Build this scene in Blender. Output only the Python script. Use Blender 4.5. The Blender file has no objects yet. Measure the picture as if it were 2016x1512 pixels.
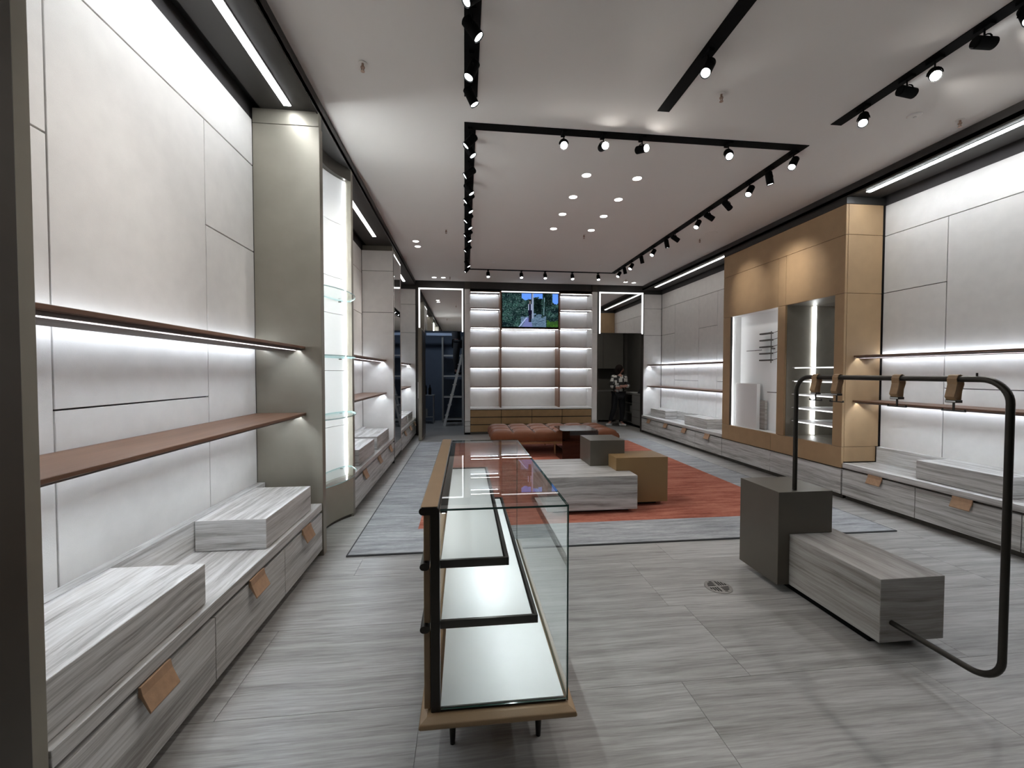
import bpy, math, random
from mathutils import Vector, Matrix
random.seed(7)
PI = math.pi
SC = bpy.context.scene
COL = SC.collection

# ------------------------------------------------------------------ camera, world, exposure
def setup_camera():
    F, W, H = 825.0, 2016.0, 1512.0
    y = Vector((915 - W/2, -(734 - H/2), -F)).normalized()
    xv = 8329.86
    x = Vector((xv - W/2, -(742 - H/2), -F)).normalized()
    x = (x - y * x.dot(y)).normalized()
    z = x.cross(y)
    rot = Matrix((x, y, z))
    cam = bpy.data.cameras.new('camera')
    cam.sensor_width = 36; cam.lens = F / W * 36; cam.clip_start = 0.05; cam.clip_end = 60
    o = bpy.data.objects.new('camera', cam)
    COL.objects.link(o)
    o.matrix_world = Matrix.Translation((0, 0, 1.45)) @ rot.to_4x4()
    SC.camera = o
setup_camera()
world = bpy.data.worlds.new('world'); SC.world = world
world.use_nodes = True
world.node_tree.nodes['Background'].inputs[0].default_value = (0.5, 0.55, 0.6, 1)
world.node_tree.nodes['Background'].inputs[1].default_value = 0.02
SC.view_settings.view_transform = 'Standard'
SC.view_settings.look = 'None'
SC.view_settings.exposure = 0.6
SC.view_settings.gamma = 1.0
SC.view_settings.use_curve_mapping = False
SPOT_W = 38.0          # wattage of one track spotlight
LED_SOFFIT = 32.0      # radiance of the ceiling LED lines
LED_SHELF = 16.0       # radiance of the shelf LED lines

# ------------------------------------------------------------------ materials
def nt(name):
    m = bpy.data.materials.new(name); m.use_nodes = True
    t = m.node_tree; b = t.nodes['Principled BSDF']
    return m, t, b
def plain(name, col, rough=0.5, metal=0.0, noise=0.0, nscale=30, bump=0.0, bscale=300, spec=0.5, coat=0):
    m, t, b = nt(name)
    b.inputs['Base Color'].default_value = (*col, 1)
    b.inputs['Roughness'].default_value = rough
    b.inputs['Metallic'].default_value = metal
    b.inputs['Specular IOR Level'].default_value = spec
    b.inputs['Coat Weight'].default_value = coat
    tc = t.nodes.new('ShaderNodeTexCoord')
    if noise:
        n = t.nodes.new('ShaderNodeTexNoise'); n.inputs['Scale'].default_value = nscale; n.inputs['Detail'].default_value = 4
        t.links.new(tc.outputs['Object'], n.inputs['Vector'])
        r = t.nodes.new('ShaderNodeValToRGB')
        r.color_ramp.elements[0].position = .3; r.color_ramp.elements[1].position = .7
        r.color_ramp.elements[0].color = (*[c*(1-noise) for c in col], 1)
        r.color_ramp.elements[1].color = (*[min(1, c*(1+noise)) for c in col], 1)
        t.links.new(n.outputs[0], r.inputs[0]); t.links.new(r.outputs[0], b.inputs['Base Color'])
    if bump:
        n = t.nodes.new('ShaderNodeTexNoise'); n.inputs['Scale'].default_value = bscale; n.inputs['Detail'].default_value = 3
        t.links.new(tc.outputs['Object'], n.inputs['Vector'])
        bp = t.nodes.new('ShaderNodeBump'); bp.inputs['Strength'].default_value = bump; bp.inputs['Distance'].default_value = .002
        t.links.new(n.outputs[0], bp.inputs['Height']); t.links.new(bp.outputs[0], b.inputs['Normal'])
    return m
def emit(name, col, strength):
    m = bpy.data.materials.new(name); m.use_nodes = True; t = m.node_tree
    for n in list(t.nodes):
        if n.type == 'BSDF_PRINCIPLED': t.nodes.remove(n)
    e = t.nodes.new('ShaderNodeEmission'); e.inputs[0].default_value = (*col, 1); e.inputs[1].default_value = strength
    t.links.new(e.outputs[0], t.nodes['Material Output'].inputs[0])
    return m
def streaked(name, stretch, cols, rough=0.5, warp=0.25, piece_random=False, bump=0.15, fine=1.0, spec=0.4, alt=None, mixf=.38):
    """vein-cut stone, wood grain or brushed pile: noise stretched along one axis"""
    m, t, b = nt(name)
    g = t.nodes.new('ShaderNodeNewGeometry')
    vec = g.outputs['Position']
    if piece_random:
        oi = t.nodes.new('ShaderNodeObjectInfo')
        mul = t.nodes.new('ShaderNodeMath'); mul.operation = 'MULTIPLY'; mul.inputs[1].default_value = 37.0
        t.links.new(oi.outputs['Random'], mul.inputs[0])
        cmb = t.nodes.new('ShaderNodeCombineXYZ')
        for k in range(3): t.links.new(mul.outputs[0], cmb.inputs[k])
        ad = t.nodes.new('ShaderNodeVectorMath'); ad.operation = 'ADD'
        t.links.new(vec, ad.inputs[0]); t.links.new(cmb.outputs[0], ad.inputs[1]); vec = ad.outputs[0]
    w = t.nodes.new('ShaderNodeTexNoise'); w.inputs['Scale'].default_value = 1.6; w.inputs['Detail'].default_value = 2
    t.links.new(vec, w.inputs['Vector'])
    sub = t.nodes.new('ShaderNodeVectorMath'); sub.operation = 'MULTIPLY_ADD'
    sub.inputs[1].default_value = (warp*.2,)*3
    t.links.new(w.outputs[1], sub.inputs[0]); t.links.new(vec, sub.inputs[2])
    mp = t.nodes.new('ShaderNodeVectorMath'); mp.operation = 'MULTIPLY'; mp.inputs[1].default_value = stretch
    t.links.new(sub.outputs[0], mp.inputs[0])
    if alt:      # end faces across the vein axis: veins run along the other horizontal axis
        axis, st2 = alt
        sx = t.nodes.new('ShaderNodeSeparateXYZ'); t.links.new(g.outputs['Normal'], sx.inputs[0])
        ab = t.nodes.new('ShaderNodeMath'); ab.operation = 'ABSOLUTE'; t.links.new(sx.outputs[axis], ab.inputs[0])
        gt = t.nodes.new('ShaderNodeMath'); gt.operation = 'GREATER_THAN'; gt.inputs[1].default_value = .7; t.links.new(ab.outputs[0], gt.inputs[0])
        vm = t.nodes.new('ShaderNodeMix'); vm.data_type = 'VECTOR'
        vm.inputs[4].default_value = stretch; vm.inputs[5].default_value = st2
        t.links.new(gt.outputs[0], vm.inputs[0]); t.links.new(vm.outputs[1], mp.inputs[1])
    n1 = t.nodes.new('ShaderNodeTexNoise'); n1.inputs['Scale'].default_value = 1.0; n1.inputs['Detail'].default_value = 7; n1.inputs['Roughness'].default_value = .62
    t.links.new(mp.outputs[0], n1.inputs['Vector'])
    n2 = t.nodes.new('ShaderNodeTexNoise'); n2.inputs['Scale'].default_value = 4.5*fine; n2.inputs['Detail'].default_value = 5; n2.inputs['Roughness'].default_value = .7
    t.links.new(mp.outputs[0], n2.inputs['Vector'])
    mx = t.nodes.new('ShaderNodeMix'); mx.data_type = 'FLOAT'; mx.inputs[0].default_value = mixf
    t.links.new(n1.outputs[0], mx.inputs[2]); t.links.new(n2.outputs[0], mx.inputs[3])
    r = t.nodes.new('ShaderNodeValToRGB'); cr = r.color_ramp
    cr.elements[0].position = cols[0][0]; cr.elements[0].color = (*cols[0][1], 1)
    cr.elements[1].position = cols[-1][0]; cr.elements[1].color = (*cols[-1][1], 1)
    for p, c in cols[1:-1]:
        e = cr.elements.new(p); e.color = (*c, 1)
    t.links.new(mx.outputs[0], r.inputs[0]); t.links.new(r.outputs[0], b.inputs['Base Color'])
    b.inputs['Roughness'].default_value = rough; b.inputs['Specular IOR Level'].default_value = spec
    if bump:
        bp = t.nodes.new('ShaderNodeBump'); bp.inputs['Strength'].default_value = bump; bp.inputs['Distance'].default_value = .002
        t.links.new(mx.outputs[0], bp.inputs['Height']); t.links.new(bp.outputs[0], b.inputs['Normal'])
    return m
def glass(name, tint=(.97, .99, .98), ior=1.5, gloss=(1, 1, 1)):
    m = bpy.data.materials.new(name); m.use_nodes = True; t = m.node_tree
    t.nodes.remove(t.nodes['Principled BSDF'])
    tr = t.nodes.new('ShaderNodeBsdfTransparent'); tr.inputs[0].default_value = (*tint, 1)
    gl = t.nodes.new('ShaderNodeBsdfGlossy'); gl.inputs[0].default_value = (*gloss, 1); gl.inputs['Roughness'].default_value = .0
    fr = t.nodes.new('ShaderNodeFresnel'); fr.inputs[0].default_value = ior
    gm = t.nodes.new('ShaderNodeNewGeometry')
    fc = t.nodes.new('ShaderNodeMath'); fc.operation = 'SUBTRACT'; fc.inputs[0].default_value = 1.0
    t.links.new(gm.outputs['Backfacing'], fc.inputs[1])
    ml = t.nodes.new('ShaderNodeMath'); ml.operation = 'MULTIPLY'
    t.links.new(fr.outputs[0], ml.inputs[0]); t.links.new(fc.outputs[0], ml.inputs[1])
    mx = t.nodes.new('ShaderNodeMixShader')
    t.links.new(ml.outputs[0], mx.inputs[0]); t.links.new(tr.outputs[0], mx.inputs[1]); t.links.new(gl.outputs[0], mx.inputs[2])
    t.links.new(mx.outputs[0], t.nodes['Material Output'].inputs[0])
    return m

TRAV = [(.36, (.22, .20, .185)), (.44, (.37, .355, .335)), (.51, (.52, .505, .485)), (.60, (.66, .65, .635))]
FLOORC = [(.34, (.18, .17, .158)), (.43, (.265, .255, .24)), (.51, (.34, .328, .312)), (.62, (.44, .43, .415))]
M = {}
M['fabric'] = plain('linen wall fabric', (.70, .675, .645), .85, noise=.035, nscale=9, bump=.35, bscale=420, spec=.2)
M['ceiling'] = plain('ceiling paint', (.68, .65, .615), .9, noise=.01, nscale=2, spec=.1)
M['bronze'] = plain('bronze metal', (.27, .245, .20), .45, .45, noise=.06, nscale=6, bump=.03, bscale=60)
M['bronze_dark'] = plain('dark bronze metal', (.075, .066, .056), .42, .6, noise=.08, nscale=6)
M['bronze_cube'] = plain('satin bronze lacquer', (.125, .112, .092), .38, .55, noise=.05, nscale=4)
M['case_frame'] = plain('dark bronze frame', (.035, .031, .026), .38, .7)
M['soffit'] = plain('dark soffit metal', (.040, .037, .034), .5, .3, noise=.05, nscale=3)
M['black'] = plain('black anodised metal', (.003, .003, .003), .7, .0, spec=.08)
M['slot'] = plain('dark recess', (.012, .012, .012), .8)
M['joint'] = plain('dark joint backing', (.05, .045, .045), .8)
M['gold'] = plain('ochre leather cladding', (.38, .25, .135), .55, noise=.05, nscale=7, bump=.12, bscale=350, spec=.35)
M['gold_dark'] = plain('ochre leather drawer', (.29, .18, .085), .55, noise=.08, nscale=7, bump=.12, bscale=350, spec=.3)
M['tan'] = plain('tan leather tab', (.36, .215, .125), .5, noise=.12, nscale=40, bump=.2, bscale=200)
M['strap'] = plain('tan leather strap', (.27, .16, .075), .5, noise=.1, nscale=30, bump=.2, bscale=200)
M['trav_side'] = streaked('travertine veined along the wall', (17, .8, 24), TRAV, .42, alt=(1, (.9, 17, 24)))
M['trav_cross'] = streaked('backlit-shaded travertine with cross veins', (.8, 17, 24), [(p, tuple(q*.82 for q in c)) for p, c in TRAV], .42, alt=(0, (17, .9, 24)))  # stone colour darkened to put the block's backlit shade into it
M['trav_dull'] = streaked('warm travertine', (14, .8, 20), [(.36, (.15, .135, .12)), (.45, (.24, .22, .20)), (.52, (.31, .29, .27)), (.62, (.38, .36, .34))], .45, alt=(1, (.9, 14, 20)))
M['floor'] = streaked('vein-cut stone tile', (.75, 17, 17), FLOORC, .34, piece_random=True, warp=.22, bump=.08, mixf=.5)
M['grout'] = plain('floor grout', (.30, .29, .275), .8, noise=.1, nscale=10)
M['wood'] = streaked('walnut shelf veneer', (22, 1.2, 22), [(.3, (.10, .050, .030)), (.5, (.155, .080, .048)), (.7, (.20, .108, .066))], .42, bump=.05)
M['wood_under'] = streaked('walnut underside greyed to cut bounce light', (22, 1.2, 22), [(.3, (.12, .095, .085)), (.7, (.20, .165, .15))], .6, bump=0)  # walnut desaturated so less pink light bounces onto the wall
M['wood_up'] = streaked('walnut upright', (22, 22, 1.2), [(.3, (.17, .09, .055)), (.5, (.24, .13, .08)), (.7, (.30, .17, .11))], .5, bump=.05)
M['rug_grey'] = streaked('grey rug pile', (2.5, 22, 10), [(.34, (.17, .175, .185)), (.45, (.27, .275, .285)), (.55, (.36, .365, .375)), (.68, (.50, .50, .51))], .95, bump=.8, fine=2, spec=.1)
M['rug_red'] = streaked('rust red rug pile', (2.5, 20, 10), [(.36, (.19, .055, .037)), (.46, (.31, .100, .067)), (.54, (.40, .145, .098)), (.66, (.50, .21, .15))], .95, bump=.8, fine=2, spec=.1)
M['rug_edge'] = plain('dark rug binding', (.06, .06, .062), .9)
M['leather'] = plain('cognac leather', (.165, .062, .030), .5, noise=.08, nscale=5, bump=.1, bscale=150, spec=.15)
M['leg_wood'] = plain('oak leg', (.35, .17, .075), .5, noise=.1, nscale=20)
M['lip'] = plain('tan leather edging', (.28, .18, .095), .45, noise=.05, nscale=10, bump=.1, bscale=250)
M['white_panel'] = plain('white lining', (.80, .80, .79), .5, bump=.05, bscale=200)
M['case_floor'] = plain('pale silk case lining', (.78, .80, .80), .45, noise=.01, nscale=20, bump=.04, bscale=300)
M['glass'] = glass('clear glass', (.955, .975, .97))
M['glass_edge'] = plain('green glass edge', (.02, .065, .055), .15, 0, spec=.8)
M['glass_shelf_edge'] = plain('pale glass edge', (.45, .66, .66), .15, 0, spec=.8)
M['smoked'] = glass('smoked bronze glass', (.30, .21, .16), 1.6)
M['mirror'] = plain('mirror silver', (.80, .81, .81), .015, 1.0)
M['led'] = emit('ceiling LED line', (.90, .95, 1.0), LED_SOFFIT)
M['led_far'] = emit('far ceiling LED line', (1.0, .98, .95), 5.0)
M['led_shelf'] = emit('shelf LED line', (.78, .88, 1.0), LED_SHELF)
M['led_frame'] = emit('mirror LED frame', (.97, .98, 1.0), 1.6)
M['led_front'] = emit('shelf front LED line', (.80, .90, 1.0), 60.0)
M['led_rear'] = emit('rear shelf LED line', (.96, .98, 1.0), 7.0)
M['led_window'] = emit('display window LED tube', (.93, .97, 1.0), 6.0)
M['led_niche'] = emit('niche LED tube', (.90, .96, 1.0), 14.0)
M['lens'] = emit('spotlight lens', (.92, .97, 1.0), 9.0)
M['lens_hot'] = emit('hot spotlight lens', (1.0, .97, .93), 60.0)
M['downlight'] = emit('downlight disc', (1.0, .99, .97), 9.0)
M['chrome'] = plain('brushed steel', (.45, .44, .42), .3, .9)
M['steel'] = plain('dull aluminium', (.42, .43, .44), .45, .7)
M['drain'] = plain('brushed drain cover', (.26, .245, .23), .5, .3, noise=.15, nscale=50)
M['blue_wall'] = plain('blue-grey stockroom paint', (.10, .125, .17), .8, noise=.06, nscale=3)
M['blue_rail'] = plain('pale blue rail', (.38, .46, .60), .6)
M['nook'] = plain('dark taupe laminate', (.14, .135, .12), .5, noise=.05, nscale=4)
M['nook_light'] = plain('grey laminate', (.26, .255, .24), .5, noise=.05, nscale=4)
M['dark_cloth'] = plain('black cloth', (.010, .010, .012), .9, noise=.2, nscale=20)
M['skin'] = plain('skin', (.42, .22, .17), .55, noise=.05, nscale=20)
M['hair'] = plain('dark brown hair', (.012, .008, .007), .85, noise=.3, nscale=60, spec=.15)
M['shoe'] = plain('white shoe leather', (.55, .54, .53), .6)
M['cable'] = plain('white cable', (.60, .60, .60), .5)
M['blue_plastic'] = plain('blue plastic', (.02, .04, .30), .4)
M['white_obj'] = plain('white painted metal', (.70, .69, .68), .5)
M['brass'] = plain('sprinkler metal', (.30, .20, .15), .4, .8)
M['paper'] = plain('white paper', (.65, .65, .65), .7)

def sweater_material():
    m, t, b = nt('black and white patched knit')
    tc = t.nodes.new('ShaderNodeTexCoord')
    br = t.nodes.new('ShaderNodeTexVoronoi'); br.feature = 'F1'; br.distance = 'CHEBYCHEV'; br.inputs['Scale'].default_value = 7.5
    br.inputs['Randomness'].default_value = .55
    t.links.new(tc.outputs['Object'], br.inputs['Vector'])
    r = t.nodes.new('ShaderNodeValToRGB'); r.color_ramp.interpolation = 'CONSTANT'
    r.color_ramp.elements[0].color = (.62, .61, .58, 1)
    r.color_ramp.elements[1].position = .36; r.color_ramp.elements[1].color = (.03, .03, .03, 1)
    t.links.new(br.outputs['Distance'], r.inputs[0]); t.links.new(r.outputs[0], b.inputs['Base Color'])
    b.inputs['Roughness'].default_value = .95
    return m
M['sweater'] = sweater_material()

# ------------------------------------------------------------------ mesh helpers
def wl(o):
    v = Vector((0, 0, 0))
    while o: v += o.location; o = o.parent
    return v
class MB:
    def __init__(s): s.v = []; s.f = []; s.mi = []
    def add(s, vs, fs, mi=0):
        n = len(s.v); s.v += [tuple(v) for v in vs]
        s.f += [tuple(n+i for i in f) for f in fs]; s.mi += [mi]*len(fs)
        return s
    def box(s, x0, x1, y0, y1, z0, z1, mi=0):
        x0, x1 = min(x0, x1), max(x0, x1); y0, y1 = min(y0, y1), max(y0, y1); z0, z1 = min(z0, z1), max(z0, z1)
        return s.add([(x0,y0,z0),(x1,y0,z0),(x1,y1,z0),(x0,y1,z0),(x0,y0,z1),(x1,y0,z1),(x1,y1,z1),(x0,y1,z1)],
              [(3,2,1,0),(4,5,6,7),(0,1,5,4),(1,2,6,5),(2,3,7,6),(3,0,4,7)], mi)
    def prism(s, poly, axis, a, b, mi=0):
        """2D polygon extruded along an axis; poly is given in the two other axes, in xyz order"""
        n = len(poly)
        def P(p, t):
            return {'x': (t, p[0], p[1]), 'y': (p[0], t, p[1]), 'z': (p[0], p[1], t)}[axis]
        vs = [P(p, a) for p in poly] + [P(p, b) for p in poly]
        fs = [tuple(range(n))[::-1], tuple(range(n, 2*n))] + [(i, (i+1) % n, n+(i+1) % n, n+i) for i in range(n)]
        return s.add(vs, fs, mi)
    def cyl(s, p0, p1, r0, r1=None, n=16, mi=0, cap=True):
        r1 = r0 if r1 is None else r1
        p0 = Vector(p0); p1 = Vector(p1); d = (p1-p0).normalized()
        a = d.orthogonal().normalized(); b = d.cross(a)
        vs = []
        for p, r in ((p0, r0), (p1, r1)):
            vs += [p + (a*math.cos(2*PI*i/n) + b*math.sin(2*PI*i/n))*r for i in range(n)]
        fs = [(i, (i+1) % n, n+(i+1) % n, n+i) for i in range(n)]
        if cap: fs += [tuple(range(n))[::-1], tuple(range(n, 2*n))]
        return s.add(vs, fs, mi)
    def tube(s, pts, r, n=12, mi=0):
        pts = [Vector(p) for p in pts]; up = None; rings = []
        for i, p in enumerate(pts):
            d = (pts[min(i+1, len(pts)-1)] - pts[max(i-1, 0)]).normalized()
            if up is None: up = d.orthogonal().normalized()
            up = (up - d*up.dot(d)).normalized(); b = d.cross(up)
            rings.append([p + (up*math.cos(2*PI*k/n) + b*math.sin(2*PI*k/n))*r for k in range(n)])
        vs = [v for q in rings for v in q]; fs = []
        for i in range(len(pts)-1):
            for k in range(n):
                fs.append((i*n+k, i*n+(k+1) % n, (i+1)*n+(k+1) % n, (i+1)*n+k))
        fs += [tuple(range(n))[::-1], tuple(range((len(pts)-1)*n, len(pts)*n))]
        return s.add(vs, fs, mi)
    def lathe(s, c, prof, n=20, mi=0):
        vs = []
        for r, z in prof:
            vs += [(c[0]+r*math.cos(2*PI*k/n), c[1]+r*math.sin(2*PI*k/n), c[2]+z) for k in range(n)]
        fs = []
        for i in range(len(prof)-1):
            for k in range(n): fs.append((i*n+k, i*n+(k+1) % n, (i+1)*n+(k+1) % n, (i+1)*n+k))
        fs += [tuple(range(n))[::-1], tuple(range((len(prof)-1)*n, len(prof)*n))]
        return s.add(vs, fs, mi)
    def sphere(s, c, r, sx=1, sy=1, sz=1, n=14, m=9, mi=0):
        prof = [(max(1e-4, math.sin(PI*i/m)), -math.cos(PI*i/m)) for i in range(m+1)]
        vs = []
        for q, z in prof:
            vs += [(c[0]+r*sx*q*math.cos(2*PI*k/n), c[1]+r*sy*q*math.sin(2*PI*k/n), c[2]+r*sz*z) for k in range(n)]
        fs = []
        for i in range(m):
            for k in range(n): fs.append((i*n+k, i*n+(k+1) % n, (i+1)*n+(k+1) % n, (i+1)*n+k))
        return s.add(vs, fs, mi)
    def build(s, name, mats, parent=None, smooth=False, bevel=0, seg=2, origin=None):
        if not isinstance(mats, (list, tuple)): mats = [mats]
        if parent: off = wl(parent)
        elif origin is not None: off = Vector(origin)
        else:
            xs, ys, zs = zip(*s.v)
            off = Vector(((min(xs)+max(xs))/2, (min(ys)+max(ys))/2, min(zs)))
        me = bpy.data.meshes.new(name)
        me.from_pydata([tuple(Vector(v)-off) for v in s.v], [], s.f)
        for m in mats: me.materials.append(m)
        me.polygons.foreach_set('material_index', s.mi)
        if smooth:
            me.polygons.foreach_set('use_smooth', [True]*len(me.polygons))
            me.set_sharp_from_angle(angle=math.radians(40))
        me.update()
        o = bpy.data.objects.new(name, me); COL.objects.link(o)
        if parent: o.parent = parent
        else: o.location = off
        if bevel:
            b = o.modifiers.new('bevel', 'BEVEL'); b.width = bevel; b.segments = seg; b.limit_method = 'ANGLE'
            b.angle_limit = math.radians(40)
        return o
def bx(*a, **k): return MB().box(*a, **k)
def tag(o, label=None, cat=None, group=None, kind=None):
    if label: o['label'] = label
    if cat: o['category'] = cat
    if group: o['group'] = group
    if kind: o['kind'] = kind
    return o
def thing(name, loc, label, cat, group=None):
    o = bpy.data.objects.new(name, None); COL.objects.link(o); o.location = loc; o.empty_display_size = .1
    return tag(o, label, cat, group)
def struct(o, label=None): return tag(o, label, None, None, 'structure')
def dup(root, loc, label=None, group=None):
    r = root.copy(); COL.objects.link(r); r.location = loc
    if label: r['label'] = label
    if group: r['group'] = group
    for ch in list(root.children):
        c = ch.copy(); COL.objects.link(c); c.parent = r
        for g in ch.children:
            d = g.copy(); COL.objects.link(d); d.parent = c
    return r

# ------------------------------------------------------------------ key dimensions
ZC = 3.57           # ceiling
XL, XLB = -1.12, -1.60     # left units: front, back panel
XR, XRB = 4.31, 4.80       # right units: front, back panel
YB = 9.85                  # face of the rear wall
YN = -3.0                  # shop front end, behind the camera
G = .0038

# ------------------------------------------------------------------ floor, ceiling, walls
floor = struct(bx(-2.0, 5.3, YN-.2, 13.2, -.12, -.006).build('floor', M['grout'], origin=(1.6, 5, -.006)), 'grey vein-cut stone tile floor')
tile_me = None; row = 0; y = .6
while y < 12.9:
    x = -1.74 - (0.6 if row % 2 else 0.0) - .25*(row % 3)
    while x < 4.98:
        a, b = max(x, -1.74), min(x+1.2, 5.0)
        if b - a > .08:
            full = (abs(b-a-1.2) < 1e-4)
            if full and tile_me:
                o = bpy.data.objects.new('tile', tile_me); COL.objects.link(o); o.parent = floor
            else:
                o = bx(-(b-a)/2+.001, (b-a)/2-.001, -.3065, .3065, -.012, 0).build('tile', M['floor'], origin=(0, 0, 0), bevel=0)
                o.parent = floor
                if full: tile_me = o.data
            o.location = ((a+b)/2 - 1.6, y + .3075 - 5, .006)
        x += 1.2
    y += .615; row += 1

ceil = struct(bx(XL, XR, YN, YB, ZC, ZC+.1).build('ceiling', M['ceiling']), 'plain warm grey plaster ceiling')
struct(bx(XLB-.2, XLB-.022, YN, YB+.1, 0, ZC+.1).build('wall_left', M['joint']), 'left wall clad in off-white linen panels')
wall_l = bpy.data.objects['wall_left']
struct(bx(XRB+.022, XRB+.2, YN, YB+.1, 0, ZC+.1).build('wall_right', M['joint']), 'right wall clad in off-white linen panels')
wall_r = bpy.data.objects['wall_right']
# rear wall with two openings and the shelving recess
wb = MB()
wb.box(XLB-.2, -1.07, YB+.02, YB+.12, 0, ZC+.1)
wb.box(-1.07, -.02, YB+.02, YB+.12, 2.42, ZC+.1)
wb.box(3.20, 4.35, YB+.02, YB+.12, 2.42, ZC+.1)
wb.box(4.35, XRB+.2, YB+.02, YB+.12, 0, ZC+.1)
wb.box(-.02, .0, YB+.02, 10.40, 0, ZC+.1); wb.box(3.18, 3.20, YB+.02, 10.40, 0, ZC+.1)
wb.box(-.02, 3.20, 10.33, 10.40, 0, ZC+.1)
wb.box(.0, 3.18, YB+.04, 10.33, 3.42, ZC+.1)
wall_b = struct(wb.build('wall_back', M['soffit']), 'rear wall around the shelving recess and two doorways')
wf = MB()
wf.box(XLB-.2, XRB+.2, YN-.1, YN, 0, ZC+.1)
wall_f = struct(wf.build('wall_front', M['slot']))
# soffits over the wall units, fascia, light slot
def soffit(side):
    if side < 0: xe, xi, n, xb = XL, -1.54, 'trim_1', XLB-.02
    else: xe, xi, n, xb = XR, 4.74, 'trim_2', XRB+.02
    t = MB()
    t.box(xe, xi, YN, YB+.02, 3.46, 3.50)              # flat soffit
    t.box(xe-.012*(-side), xe, YN, YB+.02, 3.445, ZC+.05)       # fascia
    o = struct(t.build(n, M['soffit']), 'dark bronze soffit and fascia along the ' + ('left' if side < 0 else 'right') + ' wall')
    MB().box(xi, xb, YN, YB+.02, 3.52, 3.56).build('light_slot', M['slot'], o)
    return o
sof_l = soffit(-1); sof_r = soffit(1)
def led(x0, x1, y0, y1, z, name, parent, mat='led', th=.006):
    return bx(x0, x1, y0, y1, z-th, z).build(name, M[mat], parent)
ledl = [(-.8, 3.37), (4.48, 6.42), (7.68, 9.45)]
for i, (a, b) in enumerate(ledl):
    t = thing('linear_light', (-1.32, (a+b)/2, 3.452), ['long LED light line in the left soffit nearest the camera', 'short LED light line in the left soffit past the curved niche', 'small LED light line in the left soffit at the far end'][i], 'light')
    led(-1.345, -1.295, a, b, 3.458, 'diffuser', t, 'led' if i == 0 else 'led_far')
    bx(-1.352, -1.288, a-.01, b+.01, 3.456, 3.462).build('housing', M['bronze_dark'], t)
for i, (a, b) in enumerate([(-.8, 4.22), (6.74, 9.42)]):
    t = thing('linear_light', (4.44, (a+b)/2, 3.452), ['long LED light line in the right soffit nearest the camera', 'LED light line in the right soffit beyond the ochre unit'][i], 'light')
    led(4.415, 4.465, a, b, 3.458, 'diffuser', t, 'led' if i == 0 else 'led_far')
    bx(4.408, 4.472, a-.01, b+.01, 3.456, 3.462).build('housing', M['bronze_dark'], t)

# ------------------------------------------------------------------ linen panels, each a part of its wall
def panels_x(wall, xf, sgn, rects, mat='fabric'):
    """panels facing +x (sgn=1) or -x (sgn=-1); rects (y0,y1,z0,z1)"""
    for y0, y1, z0, z1 in rects:
        bx(xf, xf-.02*sgn, y0+G, y1-G, z0+G, z1-G).build('panel', M[mat], wall, bevel=.0015, seg=1)
def panels_y(wall, yf, rects, mat='fabric', back=.02):
    for x0, x1, z0, z1 in rects:
        bx(x0+G, x1-G, yf, yf+back, z0+G, z1-G).build('panel', M[mat], wall, bevel=.0015, seg=1)
S1, S2, TOP = 3.02, 2.37, 3.37
panels_x(wall_l, XLB, 1, [
    (1.24, 3.43, S1, TOP), (1.24, 1.83, S2, S1), (1.24, 1.83, .40, S2), (1.83, 2.83, 1.30, S1), (1.83, 2.83, .40, 1.30),
    (2.83, 3.43, S2, S1), (2.83, 3.43, .40, S2),
    (4.42, 6.82, S1, TOP), (4.42, 5.3, S2, S1), (4.42, 5.3, .4, S2), (5.3, 6.1, .4, 1.3), (5.3, 6.1, 1.3, S1), (6.1, 6.82, .4, S2), (6.1, 6.82, S2, S1),
    (7.62, 9.83, S1, TOP), (7.62, 8.4, .4, S1), (8.4, 9.2, .4, 1.3), (8.4, 9.2, 1.3, S1), (9.2, 9.83, .4, S2), (9.2, 9.83, S2, S1),
    (-2.9, .3, S1, TOP), (-2.9, -1.3, .4, S1), (-1.3, .3, .4, S1)])
panels_x(wall_r, XRB, -1, [
    (1.0, 4.35, S1, TOP), (3.71, 4.35, S2, S1), (3.71, 4.35, .4, S2), (2.5, 3.71, 1.30, S1), (2.5, 3.71, .4, 1.30), (1.0, 2.5, .4, S2), (1.0, 2.5, S2, S1),
    (6.61, 9.83, S1, TOP), (6.61, 7.55, 1.29, S1), (6.61, 7.55, .4, 1.29), (7.55, 8.19, S2, S1), (7.55, 8.19, .4, S2),
    (8.19, 9.18, 1.29, S1), (8.19, 9.18, .4, 1.29), (9.18, 9.83, S2, S1), (9.18, 9.83, .4, S2),
    (-2.9, .2, S1, TOP), (-2.9, -1.3, .4, S1), (-1.3, 1.0, .4, S1)])
panels_y(wall_b, YB-.005, [(XLB, XL+.0, S1, TOP), (XLB, XL, S2, S1), (XLB, XL, .4, S2),
    (4.345, XRB, S1, TOP), (4.345, XRB, S2, S1), (4.345, XRB, .4, S2)])
# beige side fin between bay two and the mirror pilaster
fin = MB(); fin.box(XLB, XL-.002, 6.84, 6.87, 0, TOP)
fin = struct(fin.build('trim_3', M['joint'], origin=(-1.36, 6.86, 0)), 'linen clad return beside the tall mirror')
panels_y(fin, 6.82, [(XLB, XL, S1+.03, TOP), (XLB, XL, S2+.03, S1+.03), (XLB, XL, .4, S2+.03)])

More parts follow.
